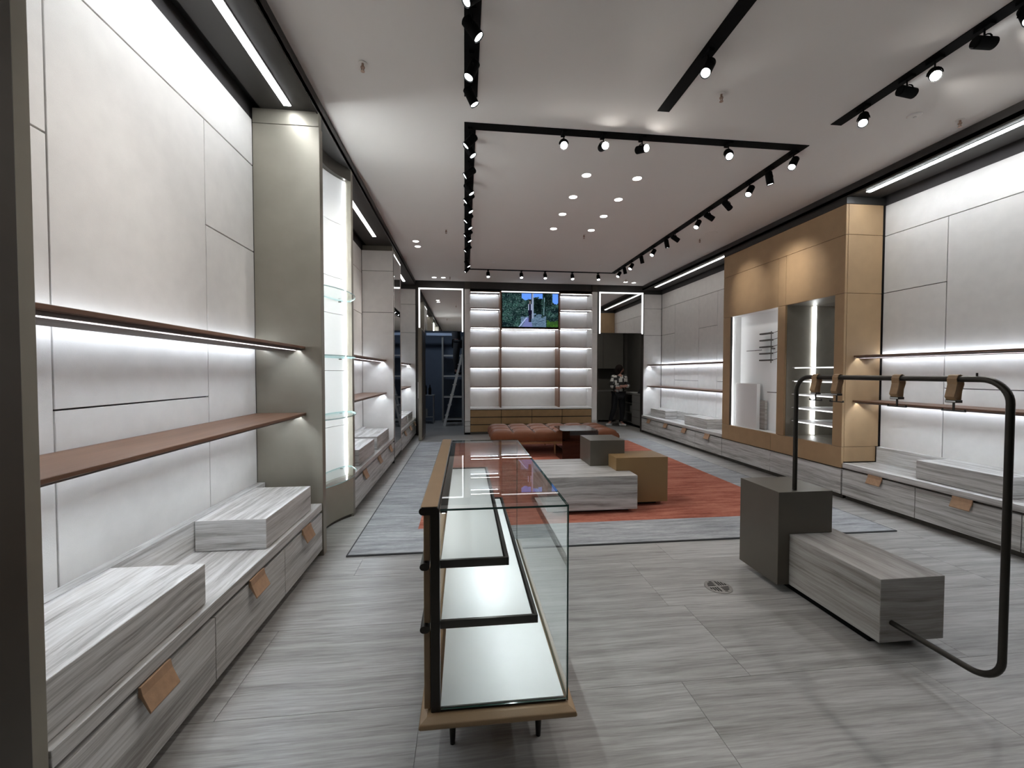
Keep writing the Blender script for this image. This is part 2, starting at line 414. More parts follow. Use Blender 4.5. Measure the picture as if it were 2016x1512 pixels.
# ------------------------------------------------------------------ bronze columns
col = thing('wall_column', (-1.35, 3.47, 0), 'bronze metal fin column between the near left bay and the curved niche', 'column')
bx(XLB, XL+.008, 3.43, 3.50, 0, 3.345).build('shaft', M['bronze'], col, bevel=.003)
bx(XLB, XL+.002, 3.433, 3.497, 3.35, 3.46).build('cap', M['bronze'], col, bevel=.002)
col = thing('wall_column', (-1.35, .8, 0), 'dark bronze column at the left edge of the photo nearest the camera', 'column')
bx(XLB, XL+.004, .30, 1.195, 0, 3.46).build('shaft', M['bronze_dark'], col, bevel=.003)
bx(XLB, XL+.0, 1.196, 1.24, 0, 3.46).build('edge_strip', M['bronze'], col, bevel=.003)
cb = MB(); pts = []
for i in range(15):
    a = -PI*.5 + PI*i/14
    pts.append((-1.098 , .985 + .035*math.cos(a)*1.0, .42+.05*math.sin(a)))
tag(MB().tube(pts, .0022, 8).build('cable_loop', M['cable'], smooth=True), 'thin white cable loop by the dark left column', 'cable')

# ------------------------------------------------------------------ curved niche with glass shelves
def arc(xe, xm, y0, y1, n=22):
    c = (y0+y1)/2; h = (y1-y0)/2; s = xe - xm
    R_ = (h*h + s*s)/(2*abs(s)); cx = xm + (R_ if s > 0 else -R_)
    out = []
    for i in range(n+1):
        yy = y0 + (y1-y0)*i/n
        dx = math.sqrt(max(0, R_*R_ - (yy-c)**2))
        out.append((cx - dx if s > 0 else cx + dx, yy))
    return out
niche = thing('curved_niche', (-1.3, 3.92, 0), 'curved bronze wall niche with glowing white back and glass shelves', 'display niche')
A = arc(XL, -1.27, 3.50, 4.35)
MB().prism([(XLB, 3.50)] + A + [(XLB, 4.35)], 'z', 0.03, .42).build('curved_base', M['bronze'], niche, smooth=True, bevel=.003)
MB().prism([(XLB, 3.50)] + [(x-.02, y) for x, y in A] + [(XLB, 4.35)], 'z', 0.0, .03).build('plinth', M['bronze_dark'], niche)
MB().prism([(XLB, 3.50)] + A + [(XLB, 4.35)], 'z', 3.34, 3.46).build('curved_header', M['bronze_dark'], niche, smooth=True)
B = arc(-1.18, -1.315, 3.50, 4.35)
for z0, z1 in ((.42, .93), (.93, 1.47), (1.47, 2.02), (2.02, 2.37), (2.37, 2.9), (2.9, 3.34)):
    MB().prism([(x-.03, y) for x, y in B][::-1] + B, 'z', z0+.002, z1-.002).build('back_panel', M['white_panel'], niche, smooth=True)
bx(XLB, XL+.002, 4.351, 4.42, 0, 3.46).build('side_frame', M['bronze'], niche, bevel=.003)
bx(-1.182, -1.174, 4.342, 4.350, .44, 3.33).build('led_tube', M['led_niche'], niche)
bx(-1.185, -1.165, 3.502, 3.515, .44, 3.33).build('led_tube', emit('hidden niche LED tube', (.90, .96, 1.0), 55.0), niche)
for i, z in enumerate((.51, 1.06, 1.59, 2.15)):
    Fr = arc(-1.13, -1.0, 3.52, 4.335)
    Bk = arc(-1.19, -1.30, 3.52, 4.335)
    m = MB(); poly = Bk + Fr[::-1]; n = len(poly)
    vs = [(x, y, z) for x, y in poly] + [(x, y, z+.008) for x, y in poly]
    m.add(vs, [tuple(range(n))[::-1], tuple(range(n, 2*n))], 0)
    m.add(vs, [(k, (k+1) % n, n+(k+1) % n, n+k) for k in range(n)], 1)
    s = m.build('glass_shelf', [M['glass'], M['glass_shelf_edge']], niche)
    MB().cyl((-1.30, 3.56, z-.008), (-1.20, 3.56, z-.008), .005).build('bracket', M['bronze_dark'], s)
    MB().cyl((-1.30, 4.28, z-.008), (-1.20, 4.28, z-.008), .005).build('bracket', M['bronze_dark'], s)

# ------------------------------------------------------------------ tall mirror pilaster on the left
mp = thing('mirror_pilaster', (-1.36, 7.24, 0), 'tall narrow mirror pilaster with lit edges on the left wall', 'mirror')
bx(XLB, XL-.02, 6.875, 7.615, 0.08, 3.46).build('carcass', M['bronze'], mp)
bx(XLB, XL-.03, 6.875, 7.615, 0, .078).build('plinth', M['bronze_dark'], mp)
bx(XL-.019, XL-.005, 6.91, 7.58, .30, 3.33).build('mirror_pane', M['mirror'], mp)
bx(XL-.019, XL-.003, 6.875, 7.615, .082, .295).build('base_panel', M['trav_side'], mp, bevel=.002)
bx(XL-.019, XL, 6.875, 6.901, .30, 3.36).build('edge_frame', M['fabric'], mp)
bx(XL-.019, XL, 7.587, 7.615, .30, 3.36).build('edge_frame', M['fabric'], mp)
bx(XL-.019, XL+.0, 6.903, 7.585, 3.332, 3.345).build('led_strip', M['led_frame'], mp)

# ------------------------------------------------------------------ base cabinets, counters, risers
def handle(parent, xf, sg, yc, w=.15):
    """folded leather tab; sg=+1 sticks out towards +x"""
    pr = [(xf+.001*sg, .365), (xf+.010*sg, .365), (xf+.016*sg, .335), (xf+.042*sg, .275), (xf+.038*sg, .268), (xf+.008*sg, .325), (xf+.001*sg, .33)]
    h = MB(); h.prism(pr, 'y', yc-w/2, yc+w/2)
    return h.build('handle', M['tan'], parent, bevel=.001, seg=1)
def cabinet(side, ys, label, plain_fronts=False, ztop=.345, handles=True):
    xf, xb, sg = (XL, XLB, 1) if side < 0 else (XR, XRB, -1)
    y0, y1 = ys[0], ys[-1]
    t = thing('drawer_cabinet', ((xf+xb)/2, (y0+y1)/2, 0), label, 'cabinet')
    bx(xf-.03*sg, xb, y0+.002, y1-.002, .06, .362).build('body', M['bronze_dark'], t)
    bx(xf-.05*sg, xb+.03*sg, y0+.002, y1-.002, 0, .06).build('plinth', M['bronze_dark'], t)
    for a, b in zip(ys[:-1], ys[1:]):
        d = bx(xf, xf-.028*sg, a+.0025, b-.0025, .055, ztop).build('drawer' if not plain_fronts else 'front_panel', M['trav_side'], t, bevel=.0015, seg=1)
        if handles: handle(d, xf, sg, (a+b)/2)
    return t
def counter(side, y0, y1, label, zt=.42):
    xf, xb, sg = (XL, XLB, 1) if side < 0 else (XR, XRB, -1)
    t = thing('countertop', ((xf+xb)/2, (y0+y1)/2, .365), label, 'countertop')
    bx(xf+.0*sg, xb+.002*sg, y0+.002, y1-.002, .366, zt).build('slab', M['trav_side'], t, bevel=.0015, seg=1)
    bx(xb+.06*sg, xb+.002*sg, y0+.002, y1-.002, zt+.001, .60).build('back_ledge', M['trav_side'], t, bevel=.0015, seg=1)
    return t
def riser(x0, x1, y0, y1, label, z0=.423, z1=.60, group=None):
    return tag(bx(x0, x1, y0, y1, z0, z1).build('display_riser', M['trav_side'], bevel=.002, seg=1), label, 'riser', group)
cabinet(-1, [1.245, 2.0, 2.735, 3.425], 'near left travertine drawer cabinet with three tan pull tabs')
cabinet(-1, [4.425, 5.22, 6.02, 6.815], 'travertine drawer cabinet on the left between the curved niche and the tall mirror')
cabinet(-1, [7.62, 8.36, 9.1, 9.84], 'travertine drawer cabinet at the far left end beside the open door')
counter(-1, 1.245, 3.425, 'near left travertine counter with raised back ledge')
counter(-1, 4.425, 6.815, 'travertine counter past the curved niche on the left')
counter(-1, 7.62, 9.84, 'travertine counter at the far left end by the open door')
riser(-1.535, -1.15, 1.246, 1.985, 'travertine display block at the near left corner of the near left counter')
riser(-1.535, -1.15, 2.56, 3.27, 'travertine display block standing by the bronze column')
riser(-1.535, -1.16, 4.75, 5.55, 'first travertine display block past the curved niche')
riser(-1.535, -1.16, 5.72, 6.58, 'travertine display block in front of the tall mirror on the left')
riser(-1.535, -1.16, 7.85, 8.65, 'nearer small travertine block in the far left bay')
riser(-1.535, -1.16, 8.75, 9.5, 'travertine block nearest the open door on the left')
cabinet(1, [1.3, 2.0, 2.77, 3.55, 4.335], 'near right travertine drawer cabinet with tan pull tabs')
cabinet(1, [6.615, 7.44, 8.19, 8.97, 9.84], 'far right travertine drawer cabinet with four pull tabs')
counter(1, 1.3, 4.335, 'near right travertine counter behind the clothes rack')
counter(1, 6.615, 9.84, 'far right travertine counter beyond the ochre unit')
riser(4.40, 4.735, 2.92, 3.62, 'long travertine display block on the near right counter')
riser(4.42, 4.735, 7.23, 8.02, 'travertine display block on the far right counter beside the ochre unit')
riser(4.46, 4.735, 8.92, 9.66, 'travertine display block on the far right counter near the kitchen doorway')

# ------------------------------------------------------------------ walnut wall shelves
def shelf(side, y0, y1, z, label, up=False):
    xb, sg = (XLB, 1) if side < 0 else (XRB, -1)
    xf = xb + .37*sg
    t = thing('wall_shelf', ((xf+xb)/2, (y0+y1)/2, z), label, 'shelf')
    bx(xf, xb+.002*sg, y0+.003, y1-.003, z, z+.018).build('board', M['wood'], t, bevel=.002, seg=1)
    bx(xb+.30*sg, xb+.08*sg, y0+.003, y1-.003, z-.016, z-.0005).build('under_rail', M['wood_under'], t)
    bx(xb+.054*sg, xb+.062*sg, y0+.01, y1-.01, z-.012, z-.003).build('led_strip', M['led_shelf'], t)
    bx(xb+.312*sg, xb+.320*sg, y0+.01, y1-.01, z-.004, z-.001).build('led_strip', M['led_front'], t)
    bx(xb+.326*sg, xb+.340*sg, y0+.003, y1-.003, z-.014, z-.0005).build('front_lip', M['wood_under'], t)
    if up: bx(xb+.020*sg, xb+.032*sg, y0+.01, y1-.01, z+.019, z+.024).build('led_strip', M['led_shelf'], t)
    return t
shelf(-1, 1.245, 3.425, 1.635, 'upper walnut shelf in the near left bay', True)
shelf(-1, 1.245, 3.425, 1.12, 'lower walnut shelf in the near left bay')
shelf(-1, 4.425, 6.815, 1.635, 'upper walnut shelf on the left past the curved niche', True)
shelf(-1, 4.425, 6.815, 1.12, 'lower walnut shelf on the left past the curved niche')
shelf(-1, 7.62, 9.84, 1.635, 'upper walnut shelf in the far left bay behind the mirror', True)
shelf(-1, 7.62, 9.84, 1.12, 'lower walnut shelf in the far left bay behind the mirror')
shelf(1, 1.3, 4.345, 1.635, 'upper walnut shelf on the near right wall beside the ochre unit', True)
shelf(1, 1.3, 4.345, 1.12, 'lower walnut shelf on the near right wall behind the leather straps')
shelf(1, 6.615, 9.84, 1.635, 'upper walnut shelf on the far right wall', True)
shelf(1, 6.615, 9.84, 1.12, 'lower walnut shelf on the far right wall')

# ------------------------------------------------------------------ ochre leather display unit on the right
ou = thing('ochre_display_unit', (4.55, 5.48, 0), 'large ochre leather clad wall unit with two lit display windows', 'display unit')
def og(y0, y1, z0, z1, name='cladding_panel', mat='gold', xf=XR):
    return bx(xf, xf+.03, y0+.002, y1-.002, z0+.002, z1-.002).build(name, M[mat], ou, bevel=.002, seg=1)
YA, YE = 4.35, 6.61
og(YA, YE, S1+.01, 3.375)
og(YA, 5.24, 2.365, S1+.01); og(5.24, 5.38, 2.365, S1+.01); og(5.38, YE, 2.365, S1+.01)
og(YA, 4.48, .60, 2.365); og(5.24, 5.38, .60, 2.365); og(6.42, YE, .60, 2.365)
og(YA, 5.48, .355, .60); og(5.48, YE, .355, .60)
og(YA, 5.48, .055, .345, 'base_panel', 'trav_side'); og(5.48, YE, .055, .345, 'base_panel', 'trav_side')
bx(XR+.04, XRB, YA+.01, YE-.01, 0, .055).build('plinth', M['bronze_dark'], ou)
# near side face
for z0, z1, dx in ((S1+.01, 3.375, 0), (2.365, S1+.01, 0), (.60, 2.365, 0), (.425, .60, .03)):
    bx(XR+.031, XRB-.022-dx, YA+.0, YA+.03, z0+.002, z1-.002).build('side_panel', M['gold'], ou, bevel=.002, seg=1)
bx(XR+.031, XRB, YE-.03, YE, .06, 3.375).build('side_panel', M['gold'], ou)
bx(XR+.031, XRB-.0, YA+.03, YE-.03, 3.33, 3.37).build('top_panel', M['bronze_dark'], ou)
bx(XR-.0, XRB, YA+.0, YE, 3.378, 3.455).build('top_fascia', M['soffit'], ou)
# window niche one (white) and two (mirrored)
w1 = MB(); w1.box(4.50, 4.52, 5.30, 6.50, .56, 2.40)
w1.box(XR+.031, 4.50, 6.421, 6.45, .56, 2.40); w1.box(XR+.031, 4.50, 5.35, 5.379, .56, 2.40)
w1.box(XR+.031, 4.50, 5.38, 6.42, .575, .60); w1.box(XR+.031, 4.50, 5.38, 6.42, 2.366, 2.39)
w1.build('white_lining', M['white_panel'], ou)
bx(XR+.034, XR+.046, 6.405, 6.419, .61, 2.355).build('led_tube', M['led_window'], ou)
bx(XR+.034, XR+.046, 5.381, 5.395, .61, 2.355).build('led_tube', M['led_window'], ou)
bx(XR+.002, XR+.030, 6.40, 6.4185, .602, 2.362).build('window_jamb', M['bronze_dark'], ou)
w2 = MB(); w2.box(XR+.031, 4.76, 5.24, 5.27, .56, 2.40); w2.box(XR+.031, 4.76, 4.45, 4.479, .56, 2.40)
w2.box(XR+.031, 4.76, 4.48, 5.24, .575, .60); w2.box(XR+.031, 4.76, 4.48, 5.24, 2.366, 2.39)
w2.build('bronze_lining', M['bronze'], ou)
bx(4.735, 4.745, 4.48, 5.24, .601, 2.365).build('mirror_pane', M['mirror'], ou)
bx(4.715, 4.730, 5.218, 5.234, .61, 2.36).build('led_tube', M['led_window'], ou)
for z in (.80, .98, 1.16, 1.34, 1.52):
    s = bx(4.42, 4.70, 4.485, 5.235, z, z+.012).build('glass_shelf', M['white_obj'], ou, bevel=.001, seg=1)
    bx(4.41, 4.42, 4.55, 5.18, z-.006, z+.004).build('led_strip', M['led_frame'], s)
riserb = tag(bx(4.375, 4.43, 5.86, 6.36, .601, 1.29).build('display_plinth', M['white_obj'], bevel=.003), 'white upright display panel in the left window of the ochre unit', 'plinth')
tag(bx(4.435, 4.475, 5.76, 6.08, .601, 1.04).build('display_plinth', M['trav_dull'], bevel=.003), 'small brown upright block behind the white panel in the ochre unit', 'plinth')
gr = thing('eyewear_rack', (4.44, 5.68, 1.6), 'small bronze five-armed rack hung in the left display window', 'rack')
MB().cyl((4.44, 5.66, 1.60), (4.44, 5.66, 2.06), .006).build('pole', M['bronze_dark'], gr)
for i in range(5):
    z = 1.63 + .098*i
    bx(4.40, 4.46, 5.66-.02, 5.86, z, z+.022).build('arm', M['bronze_dark'], gr, bevel=.004)
    MB().cyl((4.44, 5.64, z+.01), (4.44, 5.52, z+.03), .004).build('pin', M['bronze_dark'], gr)
bx(4.44, 4.499, 5.652, 5.668, 1.80, 1.815).build('bracket', M['bronze_dark'], gr)
for (ya, yb, z, lb) in ((5.88, 6.22, 1.80, 'thin bronze hanging rail left of the five-armed rack'), (5.45, 5.75, 1.17, 'thin bronze hanging rail low in the left display window')):
    t = thing('hanging_rail', (4.46, (ya+yb)/2, z), lb, 'rail')
    MB().cyl((4.46, ya, z), (4.46, yb, z), .005).build('bar', M['bronze_dark'], t)
    MB().cyl((4.46, (ya+yb)/2, z), (4.499, (ya+yb)/2, z), .005).build('bracket', M['bronze_dark'], t)

# ------------------------------------------------------------------ rear shelving with television
rs = thing('rear_shelving_unit', (1.59, 10.05, 0), 'backlit rear wall shelving unit with ochre drawers below', 'shelving')
XA, XB2 = .125, 3.055
for x0, x1 in ((0.0, .125), (3.055, 3.18)):
    for z0, z1 in ((.32, S2+.04), (S2+.04, S1+.04), (S1+.04, 3.40)):
        bx(x0, x1, YB, 10.325, z0+.002, z1-.002).build('pier_panel', M['fabric'], rs, bevel=.002, seg=1)
    bx(x0, x1, YB, 10.325, .05, .318).build('pier_panel', M['trav_side'], rs, bevel=.002, seg=1)
    bx(x0, x1, YB-.002, 10.325, 3.402, 3.56).build('pier_cap', M['bronze_dark'], rs)
    bx(x0, x1, YB+.02, 10.325, 0, .048).build('plinth', M['black'], rs)
bx(XA, XB2, YB+.03, 10.32, 0, .048).build('plinth', M['bronze_dark'], rs)
bx(XA+.002, XB2-.002, YB+.025, 10.32, .05, .585).build('carcass', M['slot'], rs)
bx(XA, XB2, YB-.005, 10.30, .59, .625).build('worktop', M['white_panel'], rs, bevel=.002, seg=1)
for i in range(4):
    for j in range(3):
        a = XA + (XB2-XA)/4*i; z = .055 + .177*j
        bx(a+.006, a+(XB2-XA)/4-.006, YB+.0, YB+.024, z+.006, z+.163).build('drawer', M['gold_dark'], rs, bevel=.002, seg=1)
D1, D2 = .845, 2.255
for x0, x1 in ((XA, D1), (D1, D2), (D2, XB2)):
    bx(x0+.002, x1-.002, 10.30, 10.32, .628, 3.40).build('back_panel', M['fabric'], rs)
for x in (D1, D2):
    bx(x-.015, x+.015, YB+.02, 10.298, .628, 3.37).build('divider', M['wood_up'], rs, bevel=.001, seg=1)
def rshelf(x0, x1, z):
    s = bx(x0+.002, x1-.002, YB+.015, 10.297, z, z+.02).build('shelf', M['wood'], rs, bevel=.001, seg=1)
    bx(x0+.02, x1-.02, YB+.03, YB+.042, z-.007, z-.001).build('led_strip', M['led_rear'], s)
    bx(x0+.02, x1-.02, 10.24, 10.248, z-.006, z-.001).build('led_strip', M['led_shelf'], s)
for z in (1.10, 1.56, 2.05, 2.51, 2.95, 3.34):
    rshelf(XA, D1-.015, z); rshelf(D2+.015, XB2, z)
for z in (1.10, 1.56, 2.05, 2.49): rshelf(D1+.015, D2-.015, z)
bx(D1+.02, D2-.02, YB+.008, YB+.03, 3.352, 3.372).build('led_strip', M['led_frame'], rs)

from mathutils import noise as mnoise
def tv_colour(u, v):
    # u right 0..1, v up 0..1 : leafy park, sky gaps, trunk, walking figure, pale path
    def N(a, b, k=0): return mnoise.noise(Vector((u*a, v*b, k*3.1)))
    leaf = max(0, .5 + 1.1*N(42, 30, 1)) * max(0, .55 + 1.2*N(9, 7, 2))
    c = [.004+.035*leaf, .010+.085*leaf, .012+.070*leaf]
    if N(55, 45, 5) > .38: c = [.06, .10, .10]
    e = .05*N(14, 14, 3)*2
    if (v > .86+e and .34 < u < .72) or (v > .72+e and u > .90): c = [.10, .25, .75]
    if v > .6 and .72 < u < .88: c = [x*.35 for x in c]
    if .35+e < v < .86 and .56 < u < .70: c = [x*.25 for x in c]
    if v < .36-.2*abs(u-.55)+e and .33 < u < .78: 
        q = .5+N(30, 60, 7); c = [.04+.08*q, .07+.12*q, .11+.16*q]
    if u > .80 and v < .2+e: c = [.02+.03*leaf, .05+.10*leaf, .015]
    w = .055+.30*max(0, .24-v)
    if v < .27 and abs(u-(.47-.1*(.27-v))) < w*.75: c = [.13+.03*e, .15, .33]
    if v < .27 and abs(u-(.30+.48*v)) < .012: c = [.30, .36, .60]
    if .515 < u < .555 and v > .25: c = [.07, .08, .11] if u < .535 else [.25, .30, .42]
    if abs(u-.745-.02*(v-.6)) < .006 and .35 < v < .88: c = [.12, .20, .22]
    if .470 < u < .512 and .14 < v < .46: c = [.003, .003, .010]
    if .486 < u < .493 and .16 < v < .36: c = [.06, .05, .08]
    if .462 < u < .522 and .40 < v < .50: c = [.006, .005, .015]
    if .462 < u < .525 and .50 < v < .69: c = [.30, .34, .46] if abs(u-.494) > .017 else [.004, .005, .02]
    if .482 < u < .503 and .69 < v < .78: c = [.20, .15, .15]
    if .480 < u < .505 and .77 < v < .81: c = [.01, .01, .01]
    return c
def television():
    t = thing('television', (1.55, 9.93, 2.53), 'flat screen television showing a person walking in a leafy park', 'television')
    x0, x1, z0, z1, yf = .885, 2.225, 2.545, 3.335, 9.90
    bx(x0-.012, x1+.012, yf+.002, yf+.05, z0-.012, z1+.012).build('casing', M['black'], t, bevel=.003)
    bx(1.3, 1.8, yf+.05, 10.299, 2.8, 3.1).build('wall_mount', M['black'], t)
    nx, nz = 128, 76; vs = []; fs = []
    for j in range(nz+1):
        for i in range(nx+1): vs.append((x0+(x1-x0)*i/nx, yf, z0+(z1-z0)*j/nz))
    for j in range(nz):
        for i in range(nx):
            a = j*(nx+1)+i; fs.append((a, a+1, a+nx+2, a+nx+1))
    mb = MB(); mb.add(vs, fs)
    m = bpy.data.materials.new('television picture'); m.use_nodes = True; nt_ = m.node_tree
    nt_.nodes.remove(nt_.nodes['Principled BSDF'])
    at = nt_.nodes.new('ShaderNodeAttribute'); at.attribute_name = 'picture'
    e = nt_.nodes.new('ShaderNodeEmission'); e.inputs[1].default_value = .9
    nt_.links.new(at.outputs['Color'], e.inputs[0]); nt_.links.new(e.outputs[0], nt_.nodes['Material Output'].inputs[0])
    o = mb.build('screen', m, t)
    ca = o.data.color_attributes.new('picture', 'FLOAT_COLOR', 'CORNER')
    dat = []
    for j in range(nz):
        for i in range(nx):
            c = tv_colour((i+.5)/nx, (j+.5)/nz)
            dat += [c[0], c[1], c[2], 1]*4
    ca.data.foreach_set('color', dat)
television()

# ------------------------------------------------------------------ mirror panels with light frames above both doorways
def door_mirror(x0, x1, label):
    t = thing('overdoor_mirror', ((x0+x1)/2, YB, 2.42), label, 'mirror')
    bx(x0, x1, YB+.001, YB+.018, 2.42, 3.40).build('mirror_pane', M['mirror'], t)
    bx(x0, x0+.03, YB-.012, YB, 2.40, 3.40).build('led_strip', M['led_frame'], t)
    bx(x1-.03, x1, YB-.012, YB, 2.40, 3.40).build('led_strip', M['led_frame'], t)
    bx(x0+.03, x1-.03, YB-.012, YB, 3.372, 3.40).build('led_strip', M['led_frame'], t)
door_mirror(-1.05, -.035, 'mirror panel framed in light above the left stockroom doorway')
door_mirror(3.225, 4.325, 'mirror panel framed in light above the right kitchen doorway')
jm = MB(); jm.box(4.325, 4.344, YB-.02, YB+.12, 0, 3.42); jm.box(3.182, 3.2, YB+.0, YB+.12, 0, 2.42)
struct(jm.build('trim_4', M['bronze_dark']), 'dark bronze jamb of the kitchen doorway')
jm = MB(); jm.box(-1.095, -1.055, YB-.02, YB+.12, 0, 3.42)
struct(jm.build('trim_5', M['bronze_dark']), 'dark bronze jamb of the stockroom doorway')

# open door leaf
d1 = MB(); d1.box(-.975, -.905, 9.02, 9.835, .012, 2.40)
door = struct(d1.build('door_1', M['bronze'], bevel=.003), 'open bronze door leaf at the stockroom doorway')
bx(-.905, -.896, 9.10, 9.80, .06, 2.36).build('inner_face', M['bronze_dark'], door)
MB().cyl((-.99, 9.14, .9), (-.99, 9.14, 1.25), .009).cyl((-.99, 9.14, .93), (-.972, 9.14, .93), .006).cyl((-.99, 9.14, 1.22), (-.972, 9.14, 1.22), .006).build('door_handle', M['chrome'], door)

# ------------------------------------------------------------------ stockroom behind the left doorway
sr = MB()
sr.box(-1.74, -1.70, 9.98, 12.9, 0, 3.2); sr.box(.50, .54, 10.41, 12.9, 0, 3.2); sr.box(-1.74, .54, 12.9, 12.95, 0, 3.2); sr.box(-1.74, -.03, 9.98, 10.41, 3.2, 3.25); sr.box(-1.74, .54, 10.41, 12.95, 3.2, 3.25)
struct(sr.build('wall_stockroom', M['blue_wall']), 'blue-grey stockroom walls seen through the left doorway')
ru = thing('storage_rack', (-.35, 12.6, 0), 'metal storage rack with pale crossbars in the dark stockroom', 'rack')
for x, yy in ((-.645, 12.4), (-.07, 12.4), (-.645, 12.8), (-.07, 12.8)):
    bx(x-.02, x+.02, yy-.02, yy+.02, 0, 2.52).build('post', M['nook_light'], ru)
for z in (.06, .72, 1.33, 1.93):
    bx(-.62, -.095, 12.385, 12.42, z, z+.045).build('crossbar', M['steel'], ru)
    bx(-.62, -.095, 12.425, 12.8, z+.02, z+.04).build('shelf', M['nook'], ru)
tag(bx(-1.10, -.20, 12.3, 12.36, 2.525, 2.60).build('ceiling_beam', M['blue_rail']), 'pale blue rail across the top of the stockroom rack', 'rail')
wt = thing('side_table', (-1.02, 12.2, 0), 'small round-edged table in the dark stockroom', 'table')
bx(-1.25, -.86, 12.0, 12.4, .80, .825).build('table_top', M['steel'], wt, bevel=.006)
for x, yy in ((-1.22, 12.03), (-.89, 12.03), (-1.22, 12.37), (-.89, 12.37)):
    MB().cyl((x, yy, 0), (x, yy, .80), .014, .014, 10).build('leg', M['steel'], wt)
bx(-1.2, -.9, 12.05, 12.35, .18, .195).build('lower_shelf', M['steel'], wt)
for x, yy, h, w, lb in ((-.99, 12.15, .28, .04, 'dark bottle standing on the stockroom table at its right'), (-1.13, 12.2, .38, .045, 'taller dark bottle on the stockroom table at its left')):
    tag(MB().lathe((x, yy, .826), [(w, 0), (w, h*.6), (w*.4, h*.78), (w*.35, h)], 14).build('bottle', M['black'], smooth=True), lb, 'bottle')
tag(bx(-1.14, -1.06, 12.12, 12.2, .196, .42).build('carton', M['nook_light'], bevel=.003), 'grey carton on the lower shelf of the stockroom table', 'carton')
# step ladder
ld = thing('step_ladder', (-.28, 11.7, 0), 'aluminium step ladder standing in the stockroom doorway', 'ladder')
def bar(m, p, q, w=.03, t=.012):
    p = Vector(p); q = Vector(q); d = (q-p).normalized(); a = d.cross(Vector((0, 1, 0))).normalized()*w; b = Vector((0, t, 0))
    vs = [p-a-b, p+a-b, p+a+b, p-a+b, q-a-b, q+a-b, q+a+b, q-a+b]
    m.add(vs, [(3,2,1,0),(4,5,6,7),(0,1,5,4),(1,2,6,5),(2,3,7,6),(3,0,4,7)]); return m
for yy in (11.45, 11.90):
    bar(MB(), (-.56, yy, 0), (-.07, yy, 1.95)).build('rail', M['steel'], ld)
    bar(MB(), (-.04, yy, 0), (-.06, yy, 1.9), .015).build('rear_leg', M['steel'], ld)
for k in range(6):
    f = (k+1)/7; x = -.56+.49*f; z = 1.95*f
    bx(x-.05, x+.05, 11.47, 11.88, z, z+.02).build('step', M['steel'], ld)
# fill lights added for both back rooms, without fixtures
def area(name, loc, size, power, col, rot=(0, 0, 0)):
    l = bpy.data.lights.new(name, 'AREA'); l.energy = power; l.size = size; l.color = col
    o = bpy.data.objects.new(name, l); COL.objects.link(o); o.location = loc; o.rotation_euler = rot; return o
area('stockroom_fill', (-.8, 11.2, 3.15), .4, 9.0, (.75, .86, 1.0))
area('kitchen_fill', (3.8, 10.25, 3.1), .4, 7.0, (1, .95, .88))  # added fill at the door side to brighten the woman

# ------------------------------------------------------------------ kitchen nook behind the right doorway
kr = MB()
kr.box(3.18, 3.22, 10.41, 12.55, 0, 3.2); kr.box(5.0, 5.04, 9.98, 12.55, 0, 3.2); kr.box(3.18, 5.04, 12.5, 12.55, 0, 3.2); kr.box(3.18, 5.04, 9.98, 12.55, 3.2, 3.25)
struct(kr.build('wall_kitchen', M['nook']), 'dark walls of the staff kitchen seen through the right doorway')
uc = thing('wall_cabinet', (4.1, 12.3, 1.60), 'dark upper kitchen cabinet with two flat doors', 'cabinet')
bx(3.5, 4.72, 12.14, 12.49, 1.58, 2.9).build('body', M['nook'], uc)
for a, b in ((3.5, 4.1), (4.1, 4.72)): bx(a+.003, b-.003, 12.115, 12.138, 1.582, 2.9).build('door', M['nook'], uc, bevel=.002, seg=1)
kc = thing('kitchen_counter', (3.9, 12.2, 0), 'dark base cabinet run along the kitchen back wall', 'cabinet')
bx(3.25, 4.45, 12.0, 12.49, .05, .90).build('body', M['nook'], kc)
bx(3.25, 4.45, 11.97, 12.49, .905, .93).build('worktop', M['nook_light'], kc)
for a in (3.25, 3.85): bx(a+.003, a+.597, 11.975, 11.998, .06, .895).build('door', M['nook'], kc, bevel=.002, seg=1)
kd = thing('kitchen_drawer_unit', (4.75, 11.0, 0), 'grey laminate counter with open shelves and drawers beside the standing woman', 'cabinet')
bx(4.52, 4.98, 10.30, 12.0, .86, .90).build('worktop', M['nook_light'], kd)
bx(4.55, 4.98, 10.32, 10.98, .06, .858).build('body', M['nook'], kd)
for j in range(4): bx(4.525, 4.548, 10.33, 10.97, .08+.195*j, .265+.195*j).build('drawer', M['nook_light'], kd, bevel=.002, seg=1)
bx(4.55, 4.98, 11.62, 12.0, .06, .858).build('body', M['nook_light'], kd)
bx(4.90, 4.98, 10.98, 11.62, .06, .858).build('back', M['nook'], kd)
for z in (.08, .34, .60): bx(4.54, 4.90, 10.98, 11.62, z, z+.02).build('shelf', M['nook_light'], kd)
bx(4.56, 4.98, 10.32, 12.0, 0, .055).build('plinth', M['black'], kd)
tag(MB().prism([(4.62, .901), (4.9, .901), (4.9, 1.12), (4.82, 1.16), (4.68, 1.0)], 'y', 10.55, 10.85).build('tote_bag', M['dark_cloth'], bevel=.01), 'slumped black bag on the kitchen counter', 'bag')
tag(bx(4.6, 4.8, 11.05, 11.4, .901, .915).build('notebook', M['paper'], bevel=.002), 'white papers lying on the dark kitchen counter', 'papers')
tag(bx(4.60, 4.85, 11.05, 11.3, .361, .55).build('storage_box', M['nook_light'], bevel=.004), 'grey box on the open kitchen shelf', 'box')
tag(bx(4.62, 4.85, 11.1, 11.5, .621, .75).build('storage_box', M['black'], bevel=.004), 'black box on the upper open kitchen shelf', 'box')
br = thing('broom', (3.42, 10.9, 0), 'broom with blue grip leaning by the kitchen doorway', 'broom')
